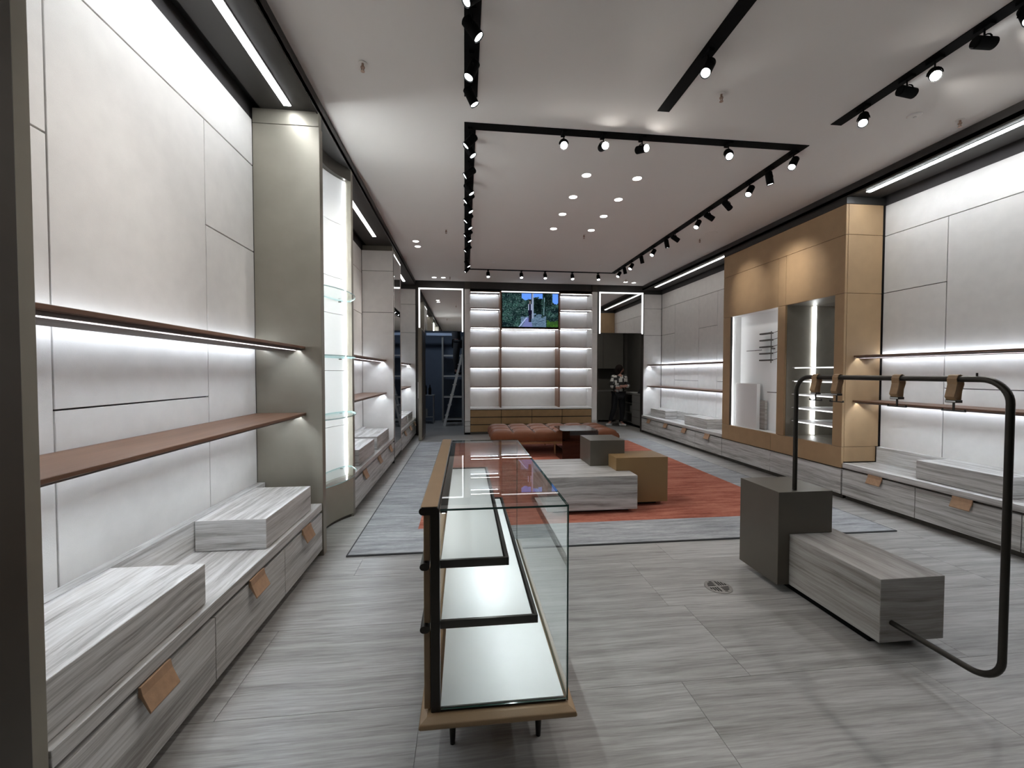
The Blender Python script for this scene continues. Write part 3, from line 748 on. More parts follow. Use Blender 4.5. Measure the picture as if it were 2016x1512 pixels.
MB().cyl((3.55, 10.9, .05), (3.44, 10.9, .85), .012).build('stick', M['white_obj'], br)
MB().cyl((3.437, 10.9, .60), (3.40, 10.9, .90), .028).build('grip', M['blue_plastic'], br)
bx(3.48, 3.64, 10.86, 10.94, .0, .06).build('brush', M['nook'], br, bevel=.004)

# ------------------------------------------------------------------ people
def skin_mesh(name, verts, edges, radii, mat, parent, sub=2):
    off = wl(parent)
    me = bpy.data.meshes.new(name); me.from_pydata([tuple(Vector(v)-off) for v in verts], edges, [])
    me.materials.append(mat)
    o = bpy.data.objects.new(name, me); COL.objects.link(o); o.parent = parent
    sk = o.modifiers.new('skin', 'SKIN'); sk.use_smooth_shade = True
    if not me.skin_vertices: me.skin_vertices.new()
    for i, r in enumerate(radii):
        d = me.skin_vertices[0].data[i]; rr = r if isinstance(r, tuple) else (r, r)
        d.radius = rr; d.use_root = (i == 0)
    sb = o.modifiers.new('sub', 'SUBSURF'); sb.levels = sub; sb.render_levels = sub
    return o
def chain(spec):
    """spec: list of chains; each chain a list of (point, radius); a chain may start with an index of a named joint"""
    V, E, R_ = [], [], []; idx = {}
    for ch in spec:
        prev = None
        for el in ch:
            if isinstance(el, str): prev = idx[el]; continue
            nm, p, r = el
            V.append(p); R_.append(r); k = len(V)-1
            if nm: idx[nm] = k
            if prev is not None: E.append((prev, k))
            prev = k
    return V, E, R_
def hand(base, d, up, side, s=1.0):
    """palm and five fingers as chains from the wrist"""
    d = Vector(d).normalized(); up = Vector(up).normalized(); sd = d.cross(up).normalized()*side; b = Vector(base)
    out = []
    for k in range(4):
        o = sd*(k-1.5)*.018*s; L = (.075, .085, .08, .062)[k]*s
        p1 = b + d*.035*s + o*.6; p2 = b + d*.085*s + o; p3 = p2 + d*L*.5 - up*.008; p4 = p2 + d*L*.85 - up*.03
        out.append([p1, p2, p3, p4])
    t1 = b + d*.02*s + sd*.02*s; t2 = b + d*.045*s + sd*.05*s; t3 = b + d*.08*s + sd*.06*s
    out.append([t1, t2, t3]); return out
def person(origin, J, label, top_mat, leg_mat, face_dir, hair_long, shoe_mat, hands):
    ox, oy, oz = origin
    P = {k: Vector((ox, oy, oz)) + Vector(v) for k, v in J.items()}
    root = thing('person', origin, label, 'person')
    def mid(a, b, t=.5): return P[a].lerp(P[b], t)
    spec = [[('pelvis', P['pelvis'], (.13, .10)), ('waist', P['waist'], (.115, .09)), ('chest', P['chest'], (.14, .105)), ('neckb', P['neck'], .055), ('neck', P['neck']+Vector((0, 0, .06)), .048)]]
    for s in 'lr':
        spec.append(['chest', ('sh'+s, P['sh'+s], .055), (None, P['el'+s], .040), (None, mid('el'+s, 'wr'+s), .036), ('wr'+s, P['wr'+s], .026)])
        spec.append(['pelvis', (None, P['hip'+s], .088), (None, mid('hip'+s, 'kn'+s), .075), (None, P['kn'+s], .052), (None, mid('kn'+s, 'an'+s, .35), .052), ('an'+s, P['an'+s], .034), (None, P['to'+s], .03)])
        if hands:
            hd = (P['wr'+s]-P['el'+s]).normalized()
            for f in hand(P['wr'+s], hd, (0, -1, .2), 1 if s == 'l' else -1):
                spec.append(['wr'+s] + [(None, p, .0095) for p in f])
    V, E, R_ = chain(spec)
    skin_mesh('body', V, E, R_, M['skin'], root)
    # head: shaped ellipsoid with face
    hc = P['head']; f = Vector(face_dir).normalized(); sd = f.cross(Vector((0, 0, 1))).normalized()
    h = MB(); n, m = 20, 14; vs = []
    for i in range(m+1):
        th = PI*i/m
        for k in range(n):
            ph = 2*PI*k/n
            a, b, c = math.sin(th)*math.cos(ph), math.sin(th)*math.sin(ph), -math.cos(th)
            w = .076 if c > -.2 else .076*(1+.45*(c+.2)); dd = .095 if c > -.1 else .095*(1+.25*(c+.1))
            if a > .93 and -.35 < c < .12: a *= 1.15
            if a > .85 and .18 < c < .34 and abs(b) > .18: a *= .95
            vs.append(hc + f*a*dd + sd*b*w + Vector((0, 0, c*.118)))
    fs = [(i*n+k, i*n+(k+1) % n, (i+1)*n+(k+1) % n, (i+1)*n+k) for i in range(m) for k in range(n)]
    h.add(vs, fs); h.build('head', M['skin'], root, smooth=True)
    for s in (-1, 1):
        MB().sphere(hc + f*.083 + sd*.032*s + Vector((0, 0, .012)), .011, n=10, m=6).build('eye', M['black'], root, smooth=True)
        MB().sphere(hc + sd*.078*s - f*.008, .026, .5, .9, 1.1, 10, 6).build('ear', M['skin'], root, smooth=True)
    MB().sphere(hc + f*.084 + Vector((0, 0, -.052)), .02, 1, 1, .35, 10, 6).build('mouth', M['leather'], root, smooth=True)
    hm = MB(); hm.sphere(hc - f*.018 + Vector((0, 0, .025)), .115, .93, .93, 1.0)
    if hair_long:
        hm.sphere(hc - f*.055 + Vector((0, 0, -.06)), .10, .85, .85, 1.5)
        hm.sphere(hc - f*.02 - sd*.05 + Vector((0, 0, -.06)), .06, .8, .8, 1.9)
    hm.build('hair', M['hair'], root, smooth=True)
    # top
    spec = [[('pelvis', P['pelvis']+Vector((0, 0, -.03)), (.165, .135)), ('waist', P['waist'], (.158, .125)), ('chest', P['chest'], (.165, .125)), (None, P['neck']+Vector((0, 0, -.02)), .07)]]
    for s in 'lr':
        spec.append(['chest', ('sh'+s, P['sh'+s], .075), (None, mid('sh'+s, 'el'+s), .066), (None, P['el'+s], .062), (None, mid('el'+s, 'wr'+s, .85), .05)])
    V, E, R_ = chain(spec); skin_mesh('sweater', V, E, R_, top_mat, root)
    spec = [[('pelvis', P['pelvis'], (.14, .118))]]
    for s in 'lr':
        spec.append(['pelvis', (None, P['hip'+s], .105), (None, mid('hip'+s, 'kn'+s), .095), (None, P['kn'+s], .078), (None, mid('kn'+s, 'an'+s), .066), (None, mid('kn'+s, 'an'+s, .9), .052)])
    V, E, R_ = chain(spec); skin_mesh('trousers', V, E, R_, leg_mat, root)
    for s in 'lr':
        an, to = P['an'+s], P['to'+s]; dd = (to-an); dd.z = 0; dd.normalize()
        base = P['an'+s].z - .085
        V = [an + Vector((0, 0, -.03)), an - dd*.03 + Vector((0, 0, -.048)), an + dd*.06 + Vector((0, 0, -.048)), an + dd*.15 + Vector((0, 0, -.052))]
        skin_mesh('shoe', V, [(0, 1), (0, 2), (2, 3)], [.045, .037, .041, .034], shoe_mat, root)
    return root
woman = dict(pelvis=(0, 0, .90), waist=(.0, 0, 1.06), chest=(.01, .0, 1.25), neck=(.015, 0, 1.40), head=(.03, 0, 1.54),
    shl=(-.17, 0, 1.34), shr=(.19, 0.0, 1.34), ell=(-.22, -.05, 1.08), elr=(.25, -.05, 1.08), wrl=(.03, -.19, 1.10), wrr=(-.02, -.17, 1.06),
    hipl=(-.09, 0, .86), hipr=(.09, 0, .86), knl=(-.11, .05, .48), knr=(.10, -.02, .47), anl=(-.20, .12, .09), anr=(.09, 0, .09), tol=(-.28, .08, .04), tor=(.17, -.08, .04))
person((4.14, 10.95, 0), woman, 'woman in black and white patterned sweater standing with arms crossed in the kitchen', M['sweater'], M['dark_cloth'], (.85, -.45, -.05), True, M['shoe'], True)
man = dict(pelvis=(0, 0, .90), waist=(-.02, 0, 1.05), chest=(-.04, 0, 1.28), neck=(-.05, 0, 1.45), head=(-.05, 0, 1.60),
    shl=(-.06, -.2, 1.42), shr=(-.06, .2, 1.42), ell=(.0, -.24, 1.60), elr=(.0, .24, 1.60), wrl=(.03, -.16, 1.66), wrr=(.03, .16, 1.66),
    hipl=(0, -.1, .86), hipr=(0, .1, .86), knl=(-.04, -.11, .48), knr=(-.02, .11, .48), anl=(-.03, -.11, .09), anr=(-.03, .11, .09), tol=(.09, -.11, .04), tor=(.09, .11, .04))
person((-.21, 11.68, 1.395), man, 'person in black clothes standing high on the step ladder, head hidden by the mirror', M['dark_cloth'], M['dark_cloth'], (1, 0, 0), False, M['black'], True)

# ------------------------------------------------------------------ rug
rug = thing('area_rug', (1.5, 6.08, 0), 'large grey rug with a rust red centre field under the bench', 'rug')
RX0, RX1, RY0, RY1 = -.93, 3.93, 3.38, 8.80
QX0, QX1, QY0, QY1 = -.43, 3.46, 3.895, 8.60
rg = MB()
rg.box(RX0+.012, RX1-.012, RY0+.012, QY0, .001, .013); rg.box(RX0+.012, RX1-.012, QY1, RY1-.012, .001, .013)
rg.box(RX0+.012, QX0, QY0, QY1, .001, .013); rg.box(QX1, RX1-.012, QY0, QY1, .001, .013)
rg.build('grey_border', M['rug_grey'], rug)
bx(QX0, QX1, QY0, QY1, .001, .013).build('red_field', M['rug_red'], rug)
rb = MB(); rb.box(RX0, RX1, RY0, RY0+.011, .001, .012); rb.box(RX0, RX1, RY1-.011, RY1, .001, .012); rb.box(RX0, RX0+.011, RY0+.011, RY1-.011, .001, .012); rb.box(RX1-.011, RX1, RY0+.011, RY1-.011, .001, .012)
rb.build('binding', M['rug_edge'], rug)
RZ = .0135

# ------------------------------------------------------------------ glass display case
cs = thing('glass_display_case', (.13, 2.28, 0), 'long glass display case with tan leather base and dark bronze frame in the foreground', 'display case')
Y0, Y1 = 1.52, 3.06
def lip(x0, x1, y0, y1, z0, z1, axis='y', r=None):
    """rounded bar along an axis"""
    h = (z1-z0)/2; zc = (z0+z1)/2; n = 8; poly = []
    a0, a1 = (x0, x1) if axis == 'y' else (y0, y1)
    poly += [(a1-h+h*math.sin(PI*i/n), zc-h*math.cos(PI*i/n)) for i in range(n+1)]
    poly += [(a0+h-h*math.sin(PI*i/n), zc+h*math.cos(PI*i/n)) for i in range(n+1)]
    m = MB()
    if axis == 'y': m.prism(poly, 'y', y0, y1)
    else: m.prism(poly, 'x', x0, x1)
    return m
b = MB()
prof = [(0, .018), (.010, .003), (.028, 0)]
xa, xb_, ya, yb = -.166, .412, 1.476, 3.10
def ring(o, z): return [(xa+o, ya+o, z), (xb_-o, ya+o, z), (xb_-o, yb-o, z), (xa+o, yb-o, z)]
levels = [(.012, .174), (.003, .179), (0, .187), (.004, .198), (.028, .208)]
vs = [p for o_, z_ in levels for p in ring(o_, z_)]
fs = [(3, 2, 1, 0), tuple(range(16, 20))]
for i in range(4):
    for k in range(4): fs.append((i*4+k, i*4+(k+1) % 4, (i+1)*4+(k+1) % 4, (i+1)*4+k))
b.add(vs, fs)
b.build('base', M['lip'], cs, bevel=.003)
for x, y in ((-.05, 1.62), (.29, 1.62), (-.05, 2.95), (.29, 2.95)):
    MB().cyl((x, y, .0), (x, y, .176), .010, .018, 14).build('leg', M['case_frame'], cs, smooth=True)
bx(-.125, -.092, Y0, Y0+.035, .209, .945).build('post', M['case_frame'], cs, bevel=.002)
bx(-.125, -.092, Y1-.035, Y1, .209, .945).build('post', M['case_frame'], cs, bevel=.002)
bx(-.091, .372, Y0+.012, Y1-.012, .209, .222).build('case_floor', M['case_floor'], cs)
bx(-.091, .378, Y0+.002, Y0+.011, .209, .217).build('glass_channel', M['case_frame'], cs)
def pane(x0, x1, y0, y1, z0, z1, thin):
    m = MB(); m.box(x0, x1, y0, y1, z0, z1)
    # box face order: bottom, top, front(-y), right(+x), back(+y), left(-x)
    big = {'x': (3, 5), 'y': (2, 4), 'z': (0, 1)}[thin]
    m.mi = [0 if i in big else 1 for i in range(6)]
    return m.build('glass_pane', [M['glass'], M['glass_edge']], cs)
pane(-.09, .386, Y0, Y1, .951, .958, 'z')
pane(.380, .386, Y0, Y1, .212, .9505, 'x')
pane(-.09, .379, Y0, Y0+.006, .2175, .9505, 'y')
pane(-.09, .379, Y1-.006, Y1, .212, .9505, 'y')
# back: three leather drawers with rounded lips
for i, (z0, z1) in enumerate(((.215, .505), (.535, .735), (.765, .935))):
    d = bx(-.150, -.127, Y0+.012, Y1-.012, z0, z1).build('drawer', M['lip'], cs, bevel=.002, seg=1)
for z in (.507, .737):
    lip(-.163, -.128, Y0-.004, Y1, z, z+.026).build('drawer_lip', M['case_frame'], cs, smooth=True)
t_ = lip(-.165, -.093, Y0-.004, Y1, .938, .966).build('top_rail_end', M['case_frame'], cs, smooth=True)
bx(-.158, -.098, Y0-.003, Y1+.0, .9665, .969).build('top_leather', M['lip'], cs, bevel=.001, seg=1)
bx(-.091, -.066, Y0+.04, Y1-.04, .93, .947).build('inner_rail', M['case_frame'], cs)
bx(-.086, -.074, Y0+.06, Y1-.06, .922, .929).build('led_strip', emit('case rail LED line', (.92, .97, 1), 9.0), cs)
emit('case LED line', (.92, .97, 1), 34.0)
def tray(x1, z):
    t = bx(-.091, x1, Y0+.010, Y1-.02, z, z+.030)
    f = MB(); w = .012
    f.box(x1-w, x1, Y0+.012, Y1-.02, z, z+.030); f.box(-.091, x1-w, Y0+.012, Y0+.012+w, z, z+.030)
    f.box(-.091, x1-w, Y1-.02-w, Y1-.02, z, z+.030); f.box(-.091, x1-w, Y0+.012+w, Y1-.02-w, z, z+.010)
    o = f.build('shelf_frame', M['case_frame'], cs, bevel=.001, seg=1)
    bx(-.088, x1-w-.008, Y0+.033, Y1-.04, z+.011, z+.024).build('shelf_inset', M['case_floor'], o)
    bx(x1-.06, x1-.05, Y0+.05, Y1-.05, z-.004, z-.001).build('led_strip', bpy.data.materials['case LED line'], o)
    return o
tray(.162, .735); tray(.272, .510)

# ------------------------------------------------------------------ display block group on the rug
tag(bx(.82, 1.76, 4.10, 4.98, .055, .40).build('display_block', M['trav_cross'], bevel=.002, seg=1), 'low travertine display block on the red rug behind the glass case', 'display block')
g = MB(); g.prism([(1.61, .402), (1.61, .54), (2.19, .54), (2.19, .055), (1.762, .055), (1.762, .402)], 'y', 4.31, 4.555)
g.box(1.802, 2.19, 4.555, 4.68, .055, .54)
gd = g.build('display_block', plain('ochre lacquer', (.22, .135, .058), .35, noise=.03, nscale=4, spec=.5), bevel=0)
tag(gd, 'ochre display cube overlapping the low travertine block', 'display block')
tag(bx(1.40, 1.80, 4.56, 4.978, .402, .69).build('display_block', M['bronze_cube'], bevel=.0015, seg=1), 'bronze display cube standing on the low travertine block', 'display block')
for o, (x0, x1, y0, y1) in ((bpy.data.objects['display_block'], (.90, 1.70, 4.2, 4.9)), (bpy.data.objects['display_block.001'], (1.82, 2.10, 4.4, 4.62))):
    bx(x0, x1, y0, y1, RZ, .054).build('recessed_foot', M['black'], o)

# ------------------------------------------------------------------ tufted bench
bn = thing('tufted_bench', (1.59, 7.75, RZ), 'long cognac leather tufted bench with wooden legs on the red rug', 'bench')
def cushion():
    nx, ny = 6*10, 3*10; x0, x1, y0, y1 = .465, 2.715, 7.18, 8.30; zb, zt = .245, .455
    m = MB(); vs = []; fs = []
    def tuft(u, n):       # 0 at seam, 1 in the middle of a square
        f = (u*n) % 1.0; return min(1, (math.sin(PI*f))**.5) if 0 < f < 1 else 0
    for j in range(ny+1):
        for i in range(nx+1):
            u, v = i/nx, j/ny
            eu = min(u, 1-u)*(x1-x0); ev = min(v, 1-v)*(y1-y0)
            e = min(eu, ev)
            z = zt - .055*(1-min(tuft(u, 6) if .01 < u < .99 else 1, tuft(v, 3) if .01 < v < .99 else 1))*min(1, e/.08+.25)
            z -= .07*max(0, 1-e/.07)**2.2
            vs.append((x0+(x1-x0)*u, y0+(y1-y0)*v, z))
    for j in range(ny):
        for i in range(nx):
            a = j*(nx+1)+i; fs.append((a, a+1, a+nx+2, a+nx+1))
    # sides
    per = [j*0+i for i in range(nx+1)] + [(j)*(nx+1)+nx for j in range(1, ny+1)] + [ny*(nx+1)+i for i in range(nx-1, -1, -1)] + [j*(nx+1) for j in range(ny-1, 0, -1)]
    L = len(per); rings = [per]
    cx, cy = (x0+x1)/2, (y0+y1)/2
    for k, (zz, o_) in enumerate(((.33, .022), (.28, .018), (.25, -.012))):
        r = []
        for idx in per:
            x, y, _ = vs[idx]
            u, v = (x-x0)/(x1-x0), (y-y0)/(y1-y0)
            on_x = abs(v) < 1e-6 or abs(v-1) < 1e-6
            t = tuft(u, 6) if on_x else tuft(v, 3)
            if (on_x and (u < .01 or u > .99)) or (not on_x and (v < .01 or v > .99)): t = .8
            oo = o_ - .014*(1-t)
            nxv = -1 if u < 1e-6 else (1 if u > 1-1e-6 else 0); nyv = -1 if v < 1e-6 else (1 if v > 1-1e-6 else 0)
            r.append(len(vs)); vs.append((x+nxv*oo, y+nyv*oo, zz))
        rings.append(r)
    for a, b_ in zip(rings[:-1], rings[1:]):
        for k in range(L): fs.append((a[k], b_[k], b_[(k+1) % L], a[(k+1) % L]))
    fs.append(tuple(rings[-1]))
    m.add(vs, fs); return m
seat = cushion().build('cushion', M['leather'], bn)
seat.data.polygons.foreach_set('use_smooth', [True]*len(seat.data.polygons))
# cord piping along the seams
for k in range(1, 6):
    x = .465+.375*k
    MB().tube([(x, 7.24+.06*i, .416) for i in range(17)], .005, 6).build('seam_cord', M['bronze_dark'], seat)
for k in (1, 2):
    y = 7.18+1.12/3*k
    MB().tube([(.55+.1*i, y, .416) for i in range(21)], .005, 6).build('seam_cord', M['bronze_dark'], seat)
fr = MB(); fr.box(.50, 2.68, 7.21, 7.25, .205, .243); fr.box(.50, 2.68, 8.23, 8.27, .205, .243); fr.box(.50, .54, 7.25, 8.23, .205, .243); fr.box(2.64, 2.68, 7.25, 8.23, .205, .243); fr.box(1.57, 1.61, 7.25, 8.23, .205, .243)
fr.build('frame', M['leg_wood'], bn, bevel=.004)
for x in (.62, 1.59, 2.56):
    for y in (7.27, 8.2):
        MB().cyl((x, y, RZ), (x, y, .24), .014, .024, 14).build('leg', M['leg_wood'], bn, smooth=True)

# ------------------------------------------------------------------ smoked glass side table reaching over the bench
st = thing('smoked_glass_table', (1.86, 6.95, RZ), 'smoked bronze glass side table reaching over the bench', 'side table')
def rrect(x0, x1, y0, y1, r, n=6):
    out = []
    for cx, cy, a0 in ((x1-r, y0+r, -PI/2), (x1-r, y1-r, 0), (x0+r, y1-r, PI/2), (x0+r, y0+r, PI)):
        out += [(cx+r*math.cos(a0+PI/2*i/n), cy+r*math.sin(a0+PI/2*i/n)) for i in range(n+1)]
    return out
MB().prism(rrect(1.56, 2.18, 6.62, 7.30, .09), 'z', .502, .512).build('top', M['smoked'], st)
bx(1.57, 2.17, 6.63, 6.642, RZ+.001, .501).build('side_panel', M['smoked'], st)
bx(1.575, 1.587, 6.643, 7.16, RZ+.001, .20).build('foot_panel', M['smoked'], st)
bx(2.153, 2.165, 6.643, 7.16, RZ+.001, .20).build('foot_panel', M['smoked'], st)

# ------------------------------------------------------------------ clothes rack with bronze cube and travertine block
ck = thing('clothes_rack', (2.25, 2.2, 0), 'freestanding dark tube clothes rack rising from a bronze cube and travertine block', 'clothes rack')
MB().prism([(2.05, .05), (2.05, .667), (2.44, .667), (2.44, .387), (2.132, .387), (2.132, .05)], 'y', 2.52, 2.905).build('bronze_cube', M['bronze_cube'], ck, bevel=.0015, seg=1)
bx(2.134, 2.512, 1.91, 2.88, .05, .385).build('travertine_block', M['trav_dull'], ck, bevel=.002, seg=1)
bx(2.17, 2.45, 2.0, 2.82, 0, .049).build('recessed_foot', M['black'], ck)
def rack_path():
    x = 2.20; ya, yb = 1.46, 2.565; zt, zb = 1.425, .155; R1, R2 = .10, .11
    pts = [(x, yb, .668), (x, yb, 1.0)]
    for i in range(11):
        a = PI/2*i/10; pts.append((x, yb-R1+R1*math.cos(a), zt-R1+R1*math.sin(a)))
    for i in range(11):
        a = PI/2*i/10; pts.append((x, ya+R1-R1*math.sin(a), zt-R1+R1*math.cos(a)))
    for i in range(11):
        a = PI/2*i/10; pts.append((x, ya+R2-R2*math.cos(a), zb+R2-R2*math.sin(a)))
    pts.append((x, 1.909, zb)); return pts
MB().tube(rack_path(), .0135, 16).build('tube_rail', M['case_frame'], ck, smooth=True)
MB().cyl((2.20, 1.575, 1.436), (2.20, 1.575, 1.452), .0035).build('stop_pin', M['case_frame'], ck)
def strap_hanger(y, label):
    t = thing('strap_hanger', (2.20, y, 1.30), label, 'hanger')
    w = .019; x = 2.20
    # open band round the tube, wavy front leg, straight rear leg
    out = [(x-.020, 1.33), (x-.030, 1.345), (x-.022, 1.375), (x-.017, 1.40), (x-.020, 1.425), (x-.012, 1.441), (x, 1.4455), (x+.012, 1.441), (x+.020, 1.425), (x+.022, 1.40), (x+.012, 1.37), (x+.008, 1.33)]
    inn = [(x-.017, 1.33), (x-.026, 1.345), (x-.018, 1.375), (x-.0138, 1.40), (x-.0165, 1.425), (x-.0095, 1.438), (x, 1.442), (x+.0095, 1.438), (x+.0165, 1.425), (x+.0185, 1.40), (x+.009, 1.37), (x+.005, 1.33)]
    m = MB()
    for i in range(len(out)-1):
        m.prism([out[i], out[i+1], inn[i+1], inn[i]], 'y', y-w, y+w)
    m.build('leather_strap', M['strap'], t)
    bx(x-.022, x+.010, y-w-.004, y+w+.004, 1.318, 1.330).build('clamp', M['case_frame'], t, bevel=.001, seg=1)
    bx(x-.024, x-.0225, y-w, y+w, 1.321, 1.327).build('clamp_plate', M['chrome'], t)
    bx(x-.008, x-.002, y-.003, y+.003, 1.284, 1.317).build('stem', M['case_frame'], t)
    bx(x-.009, x-.001, y-.046, y+.046, 1.278, 1.284).build('cross_bar', M['case_frame'], t)
    MB().cyl((x-.005, y-.044, 1.2845), (x-.005, y-.044, 1.29), .004).build('end_stop', M['case_frame'], t)
    MB().cyl((x-.005, y+.044, 1.2845), (x-.005, y+.044, 1.29), .004).build('end_stop', M['case_frame'], t)
for y, l in zip((2.405, 2.255, 1.905, 1.655), ('first leather strap hanger from the bent post above the bronze cube', 'second leather strap hanger, in front of the ochre unit edge', 'third leather strap hanger along the rack tube', 'leather strap hanger nearest the camera on the rack tube')):
    strap_hanger(y, l)

# ------------------------------------------------------------------ floor drain
dr = thing('floor_drain', (1.705, 2.63, 0), 'round slotted metal floor drain cover in the stone floor', 'drain')
MB().lathe((1.705, 2.63, .0), [(.088, .0005), (.088, .003), (.084, .0045), (.001, .0045)], 40).build('cover', M['drain'], dr, smooth=True)
sl = MB(); c0 = (1.705, 2.63)
for q in range(4):
    for k in range(4):
        o = .014 + .016*k; L = math.sqrt(max(0, .072**2 - o*o)) - .010
        horiz = q % 2
        sx, sy = ((1, 1), (-1, 1), (-1, -1), (1, -1))[q]
        if horiz: a = (c0[0]+sx*.010, c0[0]+sx*(.010+L-.006), c0[1]+sy*(o-.003), c0[1]+sy*(o+.004))
        else: a = (c0[0]+sx*(o-.003), c0[0]+sx*(o+.004), c0[1]+sy*.010, c0[1]+sy*(.010+L-.006))
        sl.box(a[0], a[1], a[2], a[3], .0042, .0056)
sl.build('slots', M['black'], dr)

# ------------------------------------------------------------------ ceiling: recessed tracks, spotlights, downlights, sprinklers
def track(name_label, boxes):
    m = MB()
    for (x0, x1, y0, y1) in boxes: m.box(x0, x1, y0, y1, ZC-.006, ZC-.0005)
    t = tag(m.build('light_track', M['black'], origin=(boxes[0][0], boxes[0][2], ZC)), name_label, 'track')
    return t
track('black rectangular light track loop over the rug', [(.0, .10, 3.62, 8.70), (3.09, 3.19, 3.62, 8.70), (.10, 3.09, 3.62, 3.72), (.10, 3.09, 8.62, 8.70)])
track('black light track at the top left centre of the ceiling', [(.0, .10, 1.2, 3.285)])
track('black light track slanting down at the top centre right', [(1.55, 1.65, .8, 3.29)])
track('black light track at the top right corner', [(3.10, 3.20, .8, 3.30)])
def spot(x, y, aim, label, hot=False, power=1.0, size=50, drop=.10, blend=1.0):
    z = ZC - .006
    t = thing('track_spotlight', (x, y, z-.16), label, 'spotlight', None)
    p = Vector((x, y, z - drop))
    d = (Vector(aim) - p).normalized()
    bx(x-.018, x+.018, y-.045, y+.045, z-.018, z).build('adapter', M['black'], t)
    MB().cyl((x, y, z-.018), (x, y, z-drop+.045), .005, n=8).build('stem', M['black'], t)
    sd = d.cross(Vector((0, 0, 1))).normalized()
    pts = [p + sd*(.040*math.cos(PI*i/8)) + Vector((0, 0, .045*math.sin(PI*i/8))) for i in range(9)]
    MB().tube(pts, .004, 6).build('yoke', M['black'], t)
    a = p - d*.06; b_ = p + d*.06
    m = MB(); m.cyl(a, b_, .034, .034, 20, cap=False)
    m.cyl(a - d*.008, a, .026, .034, 20)
    m.build('body', M['black'], t, smooth=True)
    MB().cyl(b_ - d*.012, b_ - d*.006, .0285, .0285, 20).build('lens', M['lens_hot'] if hot else M['lens'], t)
    if power > 0:
        l = bpy.data.lights.new('spot_lamp', 'SPOT'); l.energy = SPOT_W*power; l.spot_size = math.radians(size); l.spot_blend = blend
        l.shadow_soft_size = .03; l.color = (1, .97, .93)
        o = bpy.data.objects.new('spot_lamp', l); COL.objects.link(o); o.parent = t
        q = b_ + d*.006
        o.location = q - t.location
        o.rotation_euler = d.to_track_quat('-Z', 'Y').to_euler()
    return t
sides = [(XLB, 'the left wall panels'), (1.6, 'the rug')]
LT = [3.72, 3.87, 4.30, 4.68, 4.92, 5.20, 5.55, 5.79, 6.15, 6.35, 6.90, 7.85, 8.30]
ordn = ['first', 'second', 'third', 'fourth', 'fifth', 'sixth', 'seventh', 'eighth', 'ninth', 'tenth', 'eleventh', 'twelfth', 'last']
for i, y in enumerate(LT):
    left = i % 2 == 0
    aim = (-1.6, y+.1, 1.7 + .3*(i % 3)) if left else (1.9, y-.2, .4)
    spot(.05, y, aim, '%s black spotlight from the near end of the left side of the track loop' % ordn[i], size=48, power=.8)
RT = [3.75, 4.07, 4.37, 4.77, 5.14, 5.42, 6.02, 6.29, 6.77, 7.22, 7.70, 8.02, 8.34]
for i, y in enumerate(RT):
    away = i in (1, 4, 6, 7, 9, 11)
    if i in (3, 4, 6): aim = (4.31, (5.2, 5.0, 6.0)[(3, 4, 6).index(i)], 2.75); away = True
    elif away: aim = (4.0, y+.2, 0)
    else: aim = (1.6, y-.7, 1.1)
    spot(3.14, y, aim, '%s black spotlight from the near end of the right side of the track loop' % ordn[i], size=46 if not away else 42, power=.8)
for i, x in enumerate((.87, 1.23, 1.59, 2.42)):
    spot(x, 3.67, ((.3, .6, .9), (1.25, 2.2, 2.95), (2.3, 1.9, 2.9), (1.2, .6, .4))[i], ('glaring spotlight at the left of the near side of the track loop', 'middle of the three glaring spotlights on the track loop', 'rightmost of the three glaring spotlights on the track loop', 'spotlight near the right front corner of the track loop')[i], hot=i < 3, power=(.7, .35, .3, .7)[i], size=(60, 62, 56, 60)[i], blend=(1, .35, .35, 1)[i])
for i, x in enumerate((.48, 1.17, 1.67, 2.25, 2.81)):
    spot(x, 8.66, (x*.9+.1, 7.0, .2), ('leftmost spotlight on the far side of the track loop', 'second spotlight on the far side of the track loop', 'middle spotlight on the far side, above the television', 'fourth spotlight on the far side of the track loop', 'rightmost spotlight on the far side of the track loop')[i], size=50, power=.7)
for i, (y, aim) in enumerate(((2.30, (-1.6, 1.9, 1.9)), (2.52, (2.2, 2.6, .8)), (2.86, (-1.3, 2.5, .3)), (3.13, (1.7, 3.4, .3)))):
    spot(.05, y, aim, ('topmost spotlight on the short track at the top centre', 'spotlight facing right on the short track at the top centre', 'spotlight facing left on the short track at the top centre', 'spotlight at the end of the short track at the top centre')[i], power=.8, size=50)
spot(.05, 2.0, (-1.6, 2.5, 2.2), 'added unseen spotlight on the short centre track, brightening the near left panels', power=1.0, size=74)  # extra head added out of view to brighten the left panels
spot(.05, 1.65, (-1.25, 1.7, .25), 'added unseen spotlight on the short centre track, brightening the near left drawers', power=.8, size=52)  # extra head added out of view to lift drawer fronts and floor
spot(1.60, 2.66, (.3, 1.9, 1.2), 'only spotlight on the slanting middle ceiling track', power=.8, size=52)
for i, (y, aim, pw) in enumerate(((2.07, (2.2, .8, .8), .9), (2.27, (5.6, 2.2, 3.50), .5), (2.54, (.9, .3, .9), .7), (2.72, (5.6, 2.9, 3.35), .3), (3.05, (1.2, 1.4, .2), .8))):
    spot(3.15, y, aim, ('spotlight at the top right corner of the photo', 'spotlight throwing a bright patch on the ceiling at the right', 'glaring spotlight on the right hand ceiling track', 'spotlight facing away on the right hand ceiling track', 'end spotlight of the right hand ceiling track')[i], hot=i == 2, power=pw, size=50)
dl = None
dpos = [(1.30, 4.43), (1.87, 4.44), (1.30, 4.99), (1.87, 5.0), (1.30, 5.54), (1.87, 5.55), (1.30, 6.11), (1.87, 6.11), (-.78, 6.94), (-.78, 7.22), (-.67, 9.5), (-.47, 9.5), (3.73, 9.47), (3.95, 9.52)]
rown = ['first row', 'second row', 'third row', 'far row']
